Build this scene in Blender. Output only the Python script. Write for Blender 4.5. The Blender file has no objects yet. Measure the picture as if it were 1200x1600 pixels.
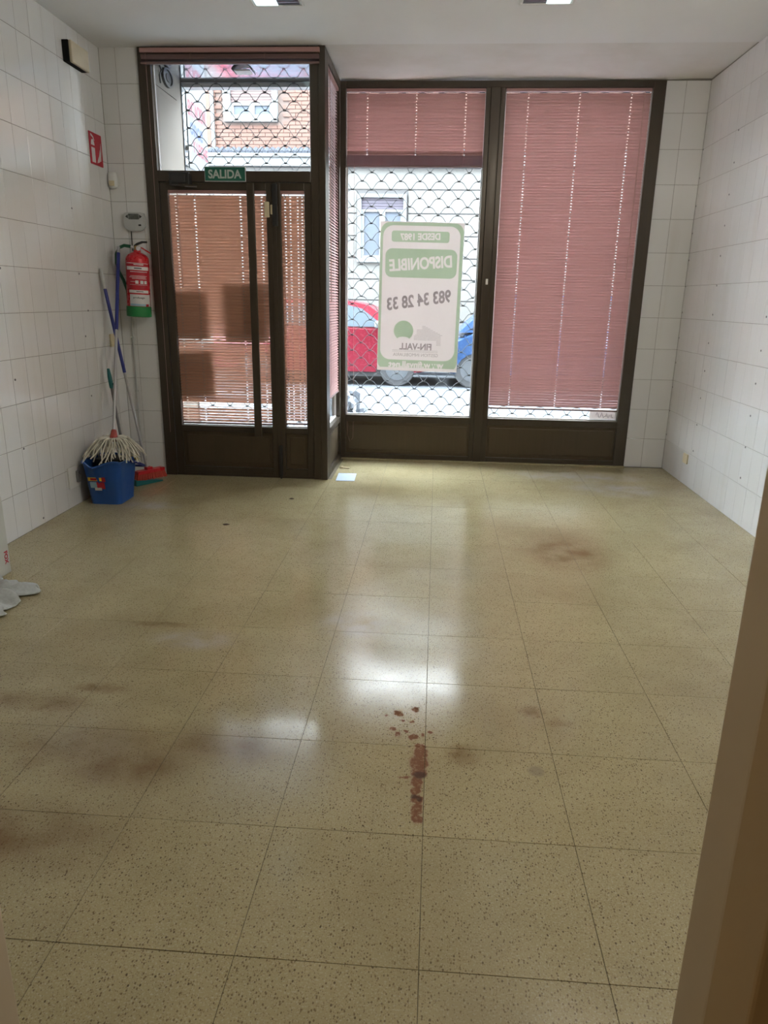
import bpy, bmesh, math, random
from mathutils import Matrix, Vector, noise

random.seed(7)
PI = math.pi
C = bpy.context.scene.collection
SC = bpy.context.scene

# ------------------------------------------------------------------ camera
cam_d = bpy.data.cameras.new('camera')
cam = bpy.data.objects.new('camera', cam_d)
C.objects.link(cam)
_r = Vector((0.997285, 0.071781, 0.016406)); _u = Vector((-0.036045, 0.281642, 0.958842)); _f = Vector((-0.064206, 0.956831, -0.283465))
cam.matrix_world = Matrix(((_r.x, _u.x, -_f.x, 0), (_r.y, _u.y, -_f.y, 0), (_r.z, _u.z, -_f.z, 1.3688), (0, 0, 0, 1)))
cam_d.sensor_fit = 'HORIZONTAL'
cam_d.sensor_width = 36
cam_d.lens = 36 * 1123.08 / 1200
cam_d.clip_start = 0.02
cam_d.dof.use_dof = True
cam_d.dof.focus_distance = 3.0
cam_d.dof.aperture_fstop = 18
SC.camera = cam

# ------------------------------------------------------------------ world, exposure
W = bpy.data.worlds.new('sky'); SC.world = W
W.use_nodes = True
wn = W.node_tree.nodes; wl = W.node_tree.links
bg = wn['Background']
bg.inputs['Color'].default_value = (0.86, 0.92, 1.0, 1)
bg.inputs['Strength'].default_value = 16.0
SC.view_settings.view_transform = 'Standard'
SC.view_settings.look = 'None'
SC.view_settings.exposure = 1.25
BACK_FILL = 5.0  # unseen fill lamp added behind the doorway, brightens the jambs
FILL_POWER = 21.0       # unseen globe, added as fill for the dim near end
SC.view_settings.gamma = 1
SC.view_settings.use_curve_mapping = False

# ------------------------------------------------------------------ materials
class NT:
    def __init__(s, name):
        s.m = bpy.data.materials.new(name); s.m.use_nodes = True
        s.t = s.m.node_tree; s.N = s.t.nodes; s.L = s.t.links
        s.b = s.N['Principled BSDF']; s.out = s.N['Material Output']
    def n(s, ty, ins=None, **kw):
        x = s.N.new(ty)
        for k, v in kw.items(): setattr(x, k, v)
        for k, v in (ins or {}).items(): s.set(x.inputs[k], v)
        return x
    def set(s, sock, v):
        if isinstance(v, bpy.types.NodeSocket): s.L.new(v, sock)
        else: sock.default_value = v
    def math(s, op, a, b=0.5, clamp=False):
        x = s.n('ShaderNodeMath', operation=op, use_clamp=clamp); s.set(x.inputs[0], a); s.set(x.inputs[1], b); return x.outputs[0]
    def mix(s, f, a, b, blend='MIX'):
        x = s.n('ShaderNodeMix', data_type='RGBA', blend_type=blend)
        s.set(x.inputs[0], f); s.set(x.inputs[6], col(a)); s.set(x.inputs[7], col(b)); return x.outputs[2]
    def rng(s, v, a, b, c, d):
        x = s.n('ShaderNodeMapRange', interpolation_type='SMOOTHSTEP')
        for i, q in enumerate((v, a, b, c, d)): s.set(x.inputs[i], q)
        return x.outputs[0]
    def noise(s, scale, detail=3, vec=None, rough=0.55):
        x = s.n('ShaderNodeTexNoise', {'Scale': scale, 'Detail': detail, 'Roughness': rough})
        if vec is not None: s.L.new(vec, x.inputs['Vector'])
        return x
    def bump(s, h, strength, dist=0.002):
        x = s.n('ShaderNodeBump', {'Height': h, 'Strength': strength, 'Distance': dist})
        s.L.new(x.outputs[0], s.b.inputs['Normal'])

def col(c):
    return c if isinstance(c, bpy.types.NodeSocket) else (c[0], c[1], c[2], 1)

def srgb(r, g, b):
    f = lambda v: (v / 255 / 12.92) if v <= 10 else ((v / 255 + 0.055) / 1.055) ** 2.4
    return (f(r), f(g), f(b))

def mat(name, c, rough=0.5, metal=0.0, var=0.08, scale=20, bump=0.0, spec=0.5, trans=0.0):
    k = NT(name)
    nz = k.noise(scale, 4, k.n('ShaderNodeTexCoord').outputs['Object'])
    k.set(k.b.inputs['Base Color'], k.mix(nz.outputs['Fac'], [v * (1 - var) for v in c], [min(1, v * (1 + var)) for v in c]))
    k.set(k.b.inputs['Roughness'], k.rng(nz.outputs['Fac'], 0.3, 0.7, max(0.02, rough - 0.05), min(1, rough + 0.05)))
    k.b.inputs['Metallic'].default_value = metal
    k.b.inputs['Specular IOR Level'].default_value = spec
    if bump: k.bump(nz.outputs['Fac'], bump)
    if trans:
        tl = k.n('ShaderNodeBsdfTranslucent', {'Color': col([min(1, v * 1.1) for v in c])})
        mx = k.n('ShaderNodeMixShader', {0: trans}); k.L.new(k.b.outputs[0], mx.inputs[1]); k.L.new(tl.outputs[0], mx.inputs[2])
        k.L.new(mx.outputs[0], k.out.inputs[0])
    return k.m

def glass_mat(name, tint=(1, 1, 1), refl=1.0):
    k = NT(name); k.N.remove(k.b)
    lw = k.n('ShaderNodeLayerWeight', {'Blend': 0.5})      # Schlick reflectance, the same from either side of the pane
    fr = k.math('ADD', 0.04, k.math('MULTIPLY', 0.9, k.math('POWER', lw.outputs['Facing'], 5.0)))
    tr = k.n('ShaderNodeBsdfTransparent', {'Color': col(tint)}); gl = k.n('ShaderNodeBsdfGlossy', {'Roughness': 0.02})
    mx = k.n('ShaderNodeMixShader', {0: k.math('MULTIPLY', fr, refl)})
    k.L.new(tr.outputs[0], mx.inputs[1]); k.L.new(gl.outputs[0], mx.inputs[2]); k.L.new(mx.outputs[0], k.out.inputs[0])
    return k.m

RUST = [(-0.006, 1.994, 0.02, 0.0205), (-0.003, 1.964, 0.026, 0.0335), (-0.006, 1.911, 0.033, 0.045), (-0.005, 1.861, 0.027, 0.0305), (-0.01, 1.819, 0.019, 0.0355), (-0.012, 1.778, 0.017, 0.026), (-0.007, 1.739, 0.022, 0.022), (-0.008, 1.699, 0.018, 0.037), (-0.007, 1.66, 0.021, 0.018), (-0.046, 1.836, 0.024, 0.005), (-0.124, 2.164, 0.008, 0.01), (-0.083, 2.18, 0.019, 0.02), (-0.025, 2.21, 0.014, 0.0205), (-0.064, 2.135, 0.009, 0.0095), (-0.036, 2.137, 0.011, 0.0115), (-0.098, 2.086, 0.013, 0.015), (-0.079, 2.058, 0.012, 0.0145), (-0.053, 2.075, 0.009, 0.0075), (-0.03, 2.045, 0.018, 0.018), (0.003, 2.062, 0.008, 0.0095), (0.026, 2.076, 0.012, 0.0075)]
DIRT = [(-1.028, 1.903, 0.36, 0.12), (-1.357, 2.136, 0.22, 0.07), (-0.62, 1.95, 0.25, 0.12), (-1.1, 1.5, .4, .15), (-1.193, 1.805, 0.062, 0.0465), (-0.889, 1.818, 0.235, 0.125), (-1.164, 2.243, 0.122, 0.0445), (0.791, 3.95, 0.30, 0.40), (-1.154, 2.783, 0.137, 0.031), (0.133, 1.964, 0.061, 0.0665), (0.376, 2.237, 0.055, 0.043), (0.465, 2.175, 0.053, 0.0315)]
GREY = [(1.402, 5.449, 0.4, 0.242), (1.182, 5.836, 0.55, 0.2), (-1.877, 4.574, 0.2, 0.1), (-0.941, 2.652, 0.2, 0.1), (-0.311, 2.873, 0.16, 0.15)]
DARK = [(-0.003, 1.849, 0.023, 0.0215), (-0.002, 1.742, 0.011, 0.0135), (-0.015, 1.752, 0.015, 0.011)]

def terrazzo():
    k = NT('terrazzo')
    p = k.n('ShaderNodeNewGeometry').outputs['Position']
    oi = k.n('ShaderNodeObjectInfo').outputs['Random']
    n1 = k.noise(1.3, 4, p).outputs['Fac']; n2 = k.noise(7, 4, p, .5).outputs['Fac']
    base = k.mix(n2, (0.37, 0.32, 0.175), (0.47, 0.41, 0.24))
    base = k.mix(k.math('MULTIPLY', oi, 0.16), base, (0.30, 0.27, 0.18))
    pale = k.rng(k.noise(230, 2, p).outputs['Fac'], 0.52, 0.66, 0, 0.45)
    base = k.mix(pale, base, (0.60, 0.57, 0.46))
    for sc, lo, keep, cc, st in ((150, 0.34, 0.55, (0.13, 0.085, 0.045), 0.75), (270, 0.38, 0.50, (0.20, 0.14, 0.07), 0.6), (80, 0.20, 0.78, (0.07, 0.045, 0.03), 0.8)):
        wv = k.n('ShaderNodeVectorMath', {0: p, 1: (1.0, 0.7, 1)}, operation='MULTIPLY').outputs[0]
        v = k.n('ShaderNodeTexVoronoi', {'Scale': sc, 'Randomness': 1.0}); k.L.new(wv, v.inputs['Vector'])
        sep = k.n('ShaderNodeSeparateColor'); k.L.new(v.outputs['Color'], sep.inputs[0])
        chip = k.math('MULTIPLY', k.rng(v.outputs['Distance'], lo * 0.75, lo, 1, 0), k.math('GREATER_THAN', sep.outputs[0], keep))
        base = k.mix(k.math('MULTIPLY', chip, st), base, cc)
    # general traffic grime
    base = k.mix(k.rng(n1, 0.40, 0.75, 0, 0.45), base, (0.22, 0.165, 0.08))
    nz = k.noise(45, 4, p).outputs['Color']
    w = k.n('ShaderNodeVectorMath', {0: nz, 1: (0.5, 0.5, 0.5)}, operation='SUBTRACT').outputs[0]
    def field(lst, amp, soft, scale_noise=None):
        q = k.n('ShaderNodeVectorMath', {0: w, 1: (amp, amp, 0), 2: p}, operation='MULTIPLY_ADD').outputs[0]
        acc = None
        for x, y, rx, ry in lst:
            e = k.n('ShaderNodeVectorMath', {0: q, 1: (1 / rx, 1 / ry, 0), 2: (-x / rx, -y / ry, 0)}, operation='MULTIPLY_ADD').outputs[0]
            d = k.n('ShaderNodeVectorMath', {0: e}, operation='LENGTH').outputs[1 if False else 'Value']
            v = k.rng(d, 1 - soft, 1 + soft * 0.3, 1, 0)
            acc = v if acc is None else k.math('MAXIMUM', acc, v)
        return acc
    d1 = field(DIRT, 0.05, 0.95)
    base = k.mix(k.math('MULTIPLY', d1, k.rng(n2, 0.25, 0.75, 0.20, 0.85)), base, (0.155, 0.08, 0.026))
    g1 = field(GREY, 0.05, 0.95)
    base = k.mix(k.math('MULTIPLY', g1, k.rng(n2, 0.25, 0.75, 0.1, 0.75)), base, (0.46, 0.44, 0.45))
    base = k.mix(k.math('MULTIPLY', field([(0.35, 1.904, 0.028, 0.03)], 0.02, 0.5), 0.6), base, (0.25, 0.22, 0.16))
    r1 = field(RUST, 0.030, 0.30)
    n4 = k.noise(85, 3, p).outputs['Fac']
    base = k.mix(k.math('MULTIPLY', r1, k.rng(n4, 0.3, 0.5, 0.55, 0.92)), base, k.mix(n4, (0.23, 0.080, 0.022), (0.125, 0.040, 0.016)))
    base = k.mix(k.math('MULTIPLY', field(DARK, 0.02, 0.5), 0.75), base, (0.045, 0.016, 0.012))
    k.set(k.b.inputs['Base Color'], base)
    wear = k.noise(2.2, 2, p, 0.5).outputs['Fac']
    rg = k.rng(wear, 0.2, 0.8, 0.10, 0.26)
    rg = k.math('ADD', rg, k.math('MULTIPLY', r1, 0.45))
    k.set(k.b.inputs['Roughness'], rg)
    k.b.inputs['Specular IOR Level'].default_value = 0.46
    k.bump(k.noise(16, 3, p).outputs['Fac'], 0.05, 0.003)
    return k.m

def tile_white():
    k = NT('glazed_white_tile')
    p = k.n('ShaderNodeNewGeometry').outputs['Position']
    oi = k.n('ShaderNodeObjectInfo').outputs['Random']
    st = k.n('ShaderNodeVectorMath', {0: p, 1: (9, 9, 0.7)}, operation='MULTIPLY').outputs[0]
    streak = k.noise(1.0, 4, st).outputs['Fac']
    c = k.mix(k.math('MULTIPLY', oi, 0.5), (0.73, 0.735, 0.74), (0.69, 0.69, 0.685))
    c = k.mix(k.rng(streak, 0.5, 0.8, 0, 0.30), c, (0.60, 0.57, 0.52))
    k.set(k.b.inputs['Base Color'], c)
    k.set(k.b.inputs['Roughness'], k.rng(k.noise(3, 3, p).outputs['Fac'], 0.35, 0.65, 0.10, 0.24))
    k.bump(k.noise(9, 2, p).outputs['Fac'], 0.06, 0.004)
    return k.m

def bronze(name, c, rough):
    k = NT(name)
    oc = k.n('ShaderNodeTexCoord').outputs['Object']
    st = k.n('ShaderNodeVectorMath', {0: oc, 1: (60, 60, 1.5)}, operation='MULTIPLY').outputs[0]
    nz = k.noise(1, 3, st).outputs['Fac']
    k.set(k.b.inputs['Base Color'], k.mix(nz, [v * .85 for v in c], [v * 1.15 for v in c]))
    k.b.inputs['Metallic'].default_value = 0.35
    k.set(k.b.inputs['Roughness'], k.rng(nz, .3, .7, rough - .05, rough + .08))
    return k.m

def plaster(name, c, blot, bump):
    k = NT(name)
    p = k.n('ShaderNodeNewGeometry').outputs['Position']
    a = k.noise(1.8, 5, p).outputs['Fac']; b = k.noise(30, 4, p).outputs['Fac']
    cc = k.mix(k.rng(a, .4, .75, 0, blot), c, [c[0] * .72, c[1] * .68, c[2] * .6])
    k.set(k.b.inputs['Base Color'], cc); k.b.inputs['Roughness'].default_value = 0.85
    k.bump(b, bump, 0.004)
    return k.m

M = {}
M['floor'] = terrazzo()
M['floor_joint'] = mat('floor_joint_dirt', (0.10, 0.08, 0.045), 0.8)
M['tile'] = tile_white()
M['grout'] = mat('wall_grout', (0.20, 0.19, 0.17), 0.9)
M['ceiling'] = plaster('ceiling_paint', (0.81, 0.815, 0.82), 0.12, 0.03)
M['ceiling_raw'] = plaster('unpainted_ceiling_plaster', (0.76, 0.755, 0.74), 0.4, 0.25)
M['paint'] = plaster('doorway_paint', (0.62, 0.52, 0.38), 0.25, 0.05)
M['casing'] = mat('tan_casing', (0.46, 0.33, 0.18), 0.55, var=0.12, scale=6)
M['bronze'] = bronze('bronze_aluminium', (0.060, 0.046, 0.032), 0.34)
M['bronze_lit_panel'] = bronze('bronze_lit_panel', (0.082, 0.060, 0.036), 0.36)  # same bronze, lightened for the light that strikes the lower panels
M['black'] = mat('black_plastic', (0.02, 0.02, 0.02), 0.45)
M['black_matt'] = mat('matt_black', (0.008, 0.008, 0.008), 0.8, spec=.2)
M['gasket'] = mat('pale_gasket', (0.62, 0.62, 0.64), 0.6)
M['glass'] = glass_mat('window_glass', (0.96, 0.98, 0.97))
M['slat'] = mat('pink_blind_slat', (0.42, 0.240, 0.232), 0.42, var=0.03, trans=0.035)
M['slat_dim_brown'] = mat('pink_slat_dim_tint', (0.53, 0.30, 0.215), 0.42, var=0.03, trans=0.10)  # pink slat again, browned to stand for the dimmer light at the door
M['rail'] = mat('blind_rail', (0.20, 0.125, 0.12), 0.45)
M['cord'] = mat('blind_cord', (0.42, 0.27, 0.24), 0.8)
M['cord_white'] = mat('pale_cord', (0.55, 0.5, 0.45), 0.8)
M['steel'] = mat('galvanised_rod', (0.045, 0.05, 0.055), 0.65, metal=0.0, spec=.25)
M['white'] = mat('white_plastic', (0.72, 0.72, 0.70), 0.4)
M['grey_plastic'] = mat('grey_plastic', (0.48, 0.49, 0.49), 0.4)
M['cream'] = mat('aged_cream_plastic', (0.62, 0.54, 0.36), 0.45, var=.15)
M['beige'] = mat('yellowed_diffuser', (0.50, 0.43, 0.31), 0.5, var=.2, scale=9)
M['red'] = mat('red_enamel', (0.55, 0.015, 0.025), 0.3)
M['sign_red'] = mat('sign_red', (0.42, 0.012, 0.03), 0.5)
M['green_dark'] = mat('dark_green_rubber', (0.012, 0.10, 0.05), 0.5)
M['green_base'] = mat('green_base', (0.015, 0.22, 0.06), 0.5)
M['sign_green'] = mat('exit_sign_green', (0.01, 0.13, 0.085), 0.45)
M['sign_text'] = mat('exit_sign_lettering', (0.50, 0.56, 0.52), 0.5)
M['blue_bucket'] = mat('blue_bucket', (0.013, 0.080, 0.32), 0.4, var=.05)
M['blue_pole'] = mat('blue_pole', (0.02, 0.03, 0.20), 0.35)
M['metal_pole'] = mat('painted_steel_pole', (0.45, 0.45, 0.47), 0.35, metal=.5)
M['dark_pole'] = mat('grey_pole', (0.16, 0.16, 0.17), 0.4)
M['teal'] = mat('teal_plastic', (0.01, 0.14, 0.14), 0.45)
M['broom_red'] = mat('red_bristles', (0.50, 0.06, 0.04), 0.7, bump=.3, scale=120)
M['ferrule'] = mat('red_ferrule', (0.32, 0.05, 0.04), 0.5)
M['strand'] = mat('mop_cotton', (0.66, 0.63, 0.54), 0.95, var=.15, scale=30)
M['yellow'] = mat('yellow_cloth', (0.62, 0.46, 0.05), 0.9, bump=.3, scale=60)
M['towel'] = mat('grey_white_towel', (0.47, 0.50, 0.50), 0.95, var=.22, bump=.6, scale=70)
M['carton'] = mat('pale_carton', (0.50, 0.51, 0.48), 0.7, var=.08)
M['card'] = mat('pale_blue_card', (0.40, 0.48, 0.64), 0.6)
M['scrap'] = mat('dark_scrap', (0.07, 0.045, 0.02), 0.8)
M['paper'] = mat('poster_paper', (0.66, 0.615, 0.60), 0.8, var=.03, trans=0.33)
def ink(name, c):
    k = NT(name); k.N.remove(k.b)
    t = k.n('ShaderNodeBsdfTransparent', {'Color': col(c)}); k.L.new(t.outputs[0], k.out.inputs[0]); return k.m
M['ink_green'] = ink('green_ink', (0.60, 0.77, 0.58))
M['ink_grey'] = ink('grey_ink', (0.46, 0.43, 0.43))
M['ink_line'] = ink('line_ink', (0.55, 0.53, 0.52))
M['ink_cream'] = ink('cream_ink', (0.97, 1.0, 0.86))
M['sheet'] = mat('opaque_sheet', (0.45, 0.38, 0.32), 0.9, var=.05, trans=0.2)
M['lcd'] = mat('lcd', (0.09, 0.10, 0.09), 0.25)
M['brass'] = mat('brass', (0.5, 0.36, 0.12), 0.3, metal=.9)
M['label_white'] = mat('label_white', (0.68, 0.67, 0.69), 0.5)
M['label_red'] = mat('label_red', (0.48, 0.012, 0.03), 0.4)
M['label_blue'] = mat('label_blue', (0.30, 0.48, 0.60), 0.5)
M['label_dark'] = mat('label_dark', (0.12, 0.10, 0.12), 0.6)
M['label_yellow'] = mat('label_yellow', (0.75, 0.50, 0.03), 0.5)
M['reflector'] = mat('louvre_grey', (0.15, 0.15, 0.17), 0.35, metal=.5)
k = NT('daylight_glow_diffuser'); k.b.inputs['Base Color'].default_value = (0.8, 0.9, 0.92, 1)
k.b.inputs['Emission Color'].default_value = (0.72, 0.95, 1, 1); k.b.inputs['Emission Strength'].default_value = 0.75; M['lamp'] = k.m  # weak emission stands in for daylight reflected by the unlit fitting
M['opal'] = glass_mat('fill_globe_glass', (1, .98, .93))
M['asphalt'] = mat('asphalt', (0.03999, 0.04692, 0.05599), 0.85, var=.12, scale=6)
M['paving'] = mat('paving', (0.03999, 0.04692, 0.05759), 0.8, var=.10, scale=4)
M['kerb'] = mat('kerb_stone', (0.04799, 0.06132, 0.06398), 0.8)
M['stucco'] = mat('cream_stucco', (0.08798, 0.08798, 0.08426), 0.9, var=.06, scale=3)
M['stucco_dark'] = mat('stucco_joint', (0.04532, 0.04532, 0.04692), 0.9)
M['brick'] = mat('orange_brick', (0.07198, 0.03626, 0.02666), 0.85, var=.25, scale=5)
M['mortar'] = mat('brick_mortar', (0.07998, 0.05865, 0.05065), 0.9)
M['slate'] = mat('blue_grey_tiles', (0.02666, 0.03306, 0.04532), 0.7, var=.25, scale=9)
M['ext_white'] = mat('exterior_white', (0.09864, 0.1066, 0.1093), 0.6)
M['shutter'] = mat('brown_roller_shutter', (0.05332, 0.03306, 0.03199), 0.6)
M['shutter_dark'] = mat('purple_roller_shutter', (0.03466, 0.03093, 0.04532), 0.6)
M['ext_glass'] = mat('exterior_glass', (0.10, 0.12, 0.15), 0.12)
M['curtain'] = mat('net_curtain', (0.04532, 0.05599, 0.07198), 0.9, var=.15, scale=14)
M['vest_wall'] = plaster('vestibule_stone', (0.1364, 0.1209, 0.1023), 0.35, 0.06)
k = NT('polished_soffit'); k.b.inputs['Base Color'].default_value = (0.80, 0.86, 0.95, 1); k.b.inputs['Metallic'].default_value = 0.9; k.b.inputs['Roughness'].default_value = 0.09
k.bump(k.noise(3, 2, k.n('ShaderNodeTexCoord').outputs['Object']).outputs['Fac'], .03, .01); M['soffit'] = k.m
M['sign_panel'] = mat('sign_panel', (0.09064, 0.1013, 0.1066), 0.4)
M['sign_print_red'] = mat('sign_print_red', (0.1116, 0.00744, 0.0217), 0.5)
M['sign_print_blue'] = mat('sign_print_blue', (0.0093, 0.031, 0.1116), 0.5)
M['car_red'] = mat('car_red', (0.1013, 0.005332, 0.01386), 0.25, var=.02)
M['car_blue'] = mat('car_blue', (0.01493, 0.03999, 0.1013), 0.25, var=.02)
M['car_glass'] = mat('car_glass', (0.05, 0.065, 0.08), 0.1)
M['tyre'] = mat('tyre', (0.025, 0.027, 0.03), 0.8)
M['rim'] = mat('alloy_rim', (0.1066, 0.1173, 0.128), 0.35, metal=.6)
M['bag'] = mat('crumpled_plastic', (0.0744, 0.0868, 0.1054), 0.3, var=.4, scale=8)

# ------------------------------------------------------------------ mesh helpers
WL = {}   # world location of roots

class MB:
    def __init__(s): s.b = bmesh.new()
    def box(s, x0, x1, y0, y1, z0, z1, bev=0.0, mtx=None):
        g = bmesh.ops.create_cube(s.b, size=1)
        vs = g['verts']
        for v in vs:
            v.co = Vector((x0 + (v.co.x + .5) * (x1 - x0), y0 + (v.co.y + .5) * (y1 - y0), z0 + (v.co.z + .5) * (z1 - z0)))
        if bev:
            es = list({e for v in vs for e in v.link_edges})
            r = bmesh.ops.bevel(s.b, geom=es, offset=bev, segments=2, affect='EDGES', profile=.5)
            vs = list({v for f in r['faces'] for v in f.verts} | {v for v in vs if v.is_valid})
        if mtx is not None:
            for v in vs: v.co = mtx @ v.co
        return s
    def tube(s, pts, r, seg=8, r1=None, cap=True):
        pts = [Vector(p) for p in pts]
        rings = []; n = len(pts)
        up = Vector((0, 0, 1))
        prev = None
        for i, p in enumerate(pts):
            t = (pts[min(i + 1, n - 1)] - pts[max(i - 1, 0)])
            t = t.normalized() if t.length > 1e-9 else Vector((0, 0, 1))
            a = prev if prev is not None else (Vector((1, 0, 0)) if abs(t.z) > .9 else up)
            a = (a - t * a.dot(t));
            if a.length < 1e-6: a = t.orthogonal()
            a.normalize(); b = t.cross(a); prev = a
            rr = r if r1 is None else r + (r1 - r) * i / max(1, n - 1)
            if isinstance(r, (list, tuple)): rr = r[i]
            rings.append([s.b.verts.new(p + (a * math.cos(2 * PI * j / seg) + b * math.sin(2 * PI * j / seg)) * rr) for j in range(seg)])
        for i in range(n - 1):
            for j in range(seg):
                s.b.faces.new((rings[i][j], rings[i][(j + 1) % seg], rings[i + 1][(j + 1) % seg], rings[i + 1][j]))
        if cap: s.b.faces.new(rings[0][::-1]); s.b.faces.new(rings[-1])
        return s
    def lathe(s, prof, cx=0, cy=0, seg=24, mtx=None):
        rings = []
        for r, z in prof:
            if r < 1e-6: ring = [s.b.verts.new((cx, cy, z))]
            else: ring = [s.b.verts.new((cx + r * math.cos(2 * PI * j / seg), cy + r * math.sin(2 * PI * j / seg), z)) for j in range(seg)]
            if mtx is not None:
                for v in ring: v.co = mtx @ v.co
            rings.append(ring)
        for a, b in zip(rings, rings[1:]):
            for j in range(seg):
                q = [a[j % len(a)], a[(j + 1) % len(a)], b[(j + 1) % len(b)], b[j % len(b)]]
                u = []
                for v in q:
                    if v not in u: u.append(v)
                if len(u) >= 3:
                    try: s.b.faces.new(u)
                    except ValueError: pass
        for ring, rv in ((rings[0], True), (rings[-1], False)):
            if len(ring) > 2: s.b.faces.new(ring[::-1] if rv else ring)
        return s
    def loft(s, loops, cap0=True, cap1=True, closed=True):
        rs = [[s.b.verts.new(p) for p in lp] for lp in loops]
        n = len(rs[0])
        for a, b in zip(rs, rs[1:]):
            for j in range(n if closed else n - 1):
                s.b.faces.new((a[j], a[(j + 1) % n], b[(j + 1) % n], b[j]))
        if cap0: s.b.faces.new(rs[0][::-1])
        if cap1: s.b.faces.new(rs[-1])
        return s
    def prism(s, outline, d, mtx):
        """outline in (u,v), extruded by d along w, mapped by mtx"""
        a = [s.b.verts.new(mtx @ Vector((u, v, 0))) for u, v in outline]
        b = [s.b.verts.new(mtx @ Vector((u, v, d))) for u, v in outline]
        n = len(a)
        s.b.faces.new(a); s.b.faces.new(b[::-1])
        for j in range(n): s.b.faces.new((a[j], b[j], b[(j + 1) % n], a[(j + 1) % n]))
        return s
    def mesh(s, name):
        bmesh.ops.recalc_face_normals(s.b, faces=s.b.faces[:])
        me = bpy.data.meshes.new(name); s.b.to_mesh(me); s.b.free(); return me
    def build(s, name, m, parent=None, smooth=False):
        return link(name, s.mesh(name), m, parent, smooth)

def link(name, me, m, parent=None, smooth=False, loc=None):
    """me has world coordinates; a child is shifted to its root's frame"""
    if me.materials: me.materials.clear()
    if m is not None: me.materials.append(m)
    if smooth:
        for p in me.polygons: p.use_smooth = True
        try: me.set_sharp_from_angle(angle=0.7)
        except Exception: pass
    o = bpy.data.objects.new(name, me); C.objects.link(o)
    if parent is not None:
        o.parent = parent
        root = parent
        while root.parent: root = root.parent
        L = WL.get(root.name, Vector((0, 0, 0)))
        if L.length: me.transform(Matrix.Translation(-L))
    if loc is not None: o.location = loc
    return o

def empty(name, loc=(0, 0, 0)):
    o = bpy.data.objects.new(name, None); C.objects.link(o); o.location = loc; o.empty_display_size = .1
    WL[o.name] = Vector(loc); return o

def thing(name, label, cat, loc=(0, 0, 0), group=None):
    o = empty(name, loc); return tag(o, label, cat, group)

def tag(o, label, cat, group=None):
    o['label'] = label; o['category'] = cat
    if group: o['group'] = group
    return o

def struct(o): o['kind'] = 'structure'; return o

def frame_m(o, right, up):
    r = Vector(right); u = Vector(up); w = r.cross(u)
    return Matrix(((r.x, u.x, w.x, o[0]), (r.y, u.y, w.y, o[1]), (r.z, u.z, w.z, o[2]), (0, 0, 0, 1)))

def text_mesh(s, height, width=None, bold=0.0, shear=0.0):
    cu = bpy.data.curves.new('lettering', 'FONT'); cu.body = s; cu.size = 1; cu.offset = bold; cu.shear = shear; cu.resolution_u = 4
    o = bpy.data.objects.new('lettering', cu); C.objects.link(o)
    dg = bpy.context.evaluated_depsgraph_get()
    me = bpy.data.meshes.new_from_object(o.evaluated_get(dg))
    bpy.data.objects.remove(o); bpy.data.curves.remove(cu)
    xs = [v.co.x for v in me.vertices]; ys = [v.co.y for v in me.vertices]
    x0, x1, y0, y1 = min(xs), max(xs), min(ys), max(ys)
    sy = height / (y1 - y0); sx = (width / (x1 - x0)) if width else sy
    for v in me.vertices: v.co = Vector(((v.co.x - (x0 + x1) / 2) * sx, (v.co.y - (y0 + y1) / 2) * sy, 0))
    return me

def rrect(cx, cy, w, h, r, n=6):
    p = []
    for qx, qy, a0 in ((1, 1, 0), (-1, 1, PI / 2), (-1, -1, PI), (1, -1, 1.5 * PI)):
        for i in range(n + 1):
            a = a0 + i * PI / 2 / n
            p.append((cx + qx * (w / 2 - r) + r * math.cos(a), cy + qy * (h / 2 - r) + r * math.sin(a)))
    return p

def tile_mesh(name, w, h, t, ch, right, up):
    """chamfered tile centred at origin, front face at w=0 towards right x up"""
    m = frame_m((0, 0, 0), right, up)
    b = bmesh.new()
    def ring(dx, dz): return [b.verts.new(m @ Vector((sx * (w / 2 - dx), sy * (h / 2 - dx), dz))) for sx, sy in ((-1, -1), (1, -1), (1, 1), (-1, 1))]
    f = ring(ch, 0); g = ring(0, -ch); e = ring(0, -t)
    b.faces.new(f)
    for a, c in ((f, g), (g, e)):
        for j in range(4): b.faces.new((a[j], c[j], c[(j + 1) % 4], a[(j + 1) % 4]))
    me = bpy.data.meshes.new(name); b.to_mesh(me); b.free()
    return me

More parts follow.
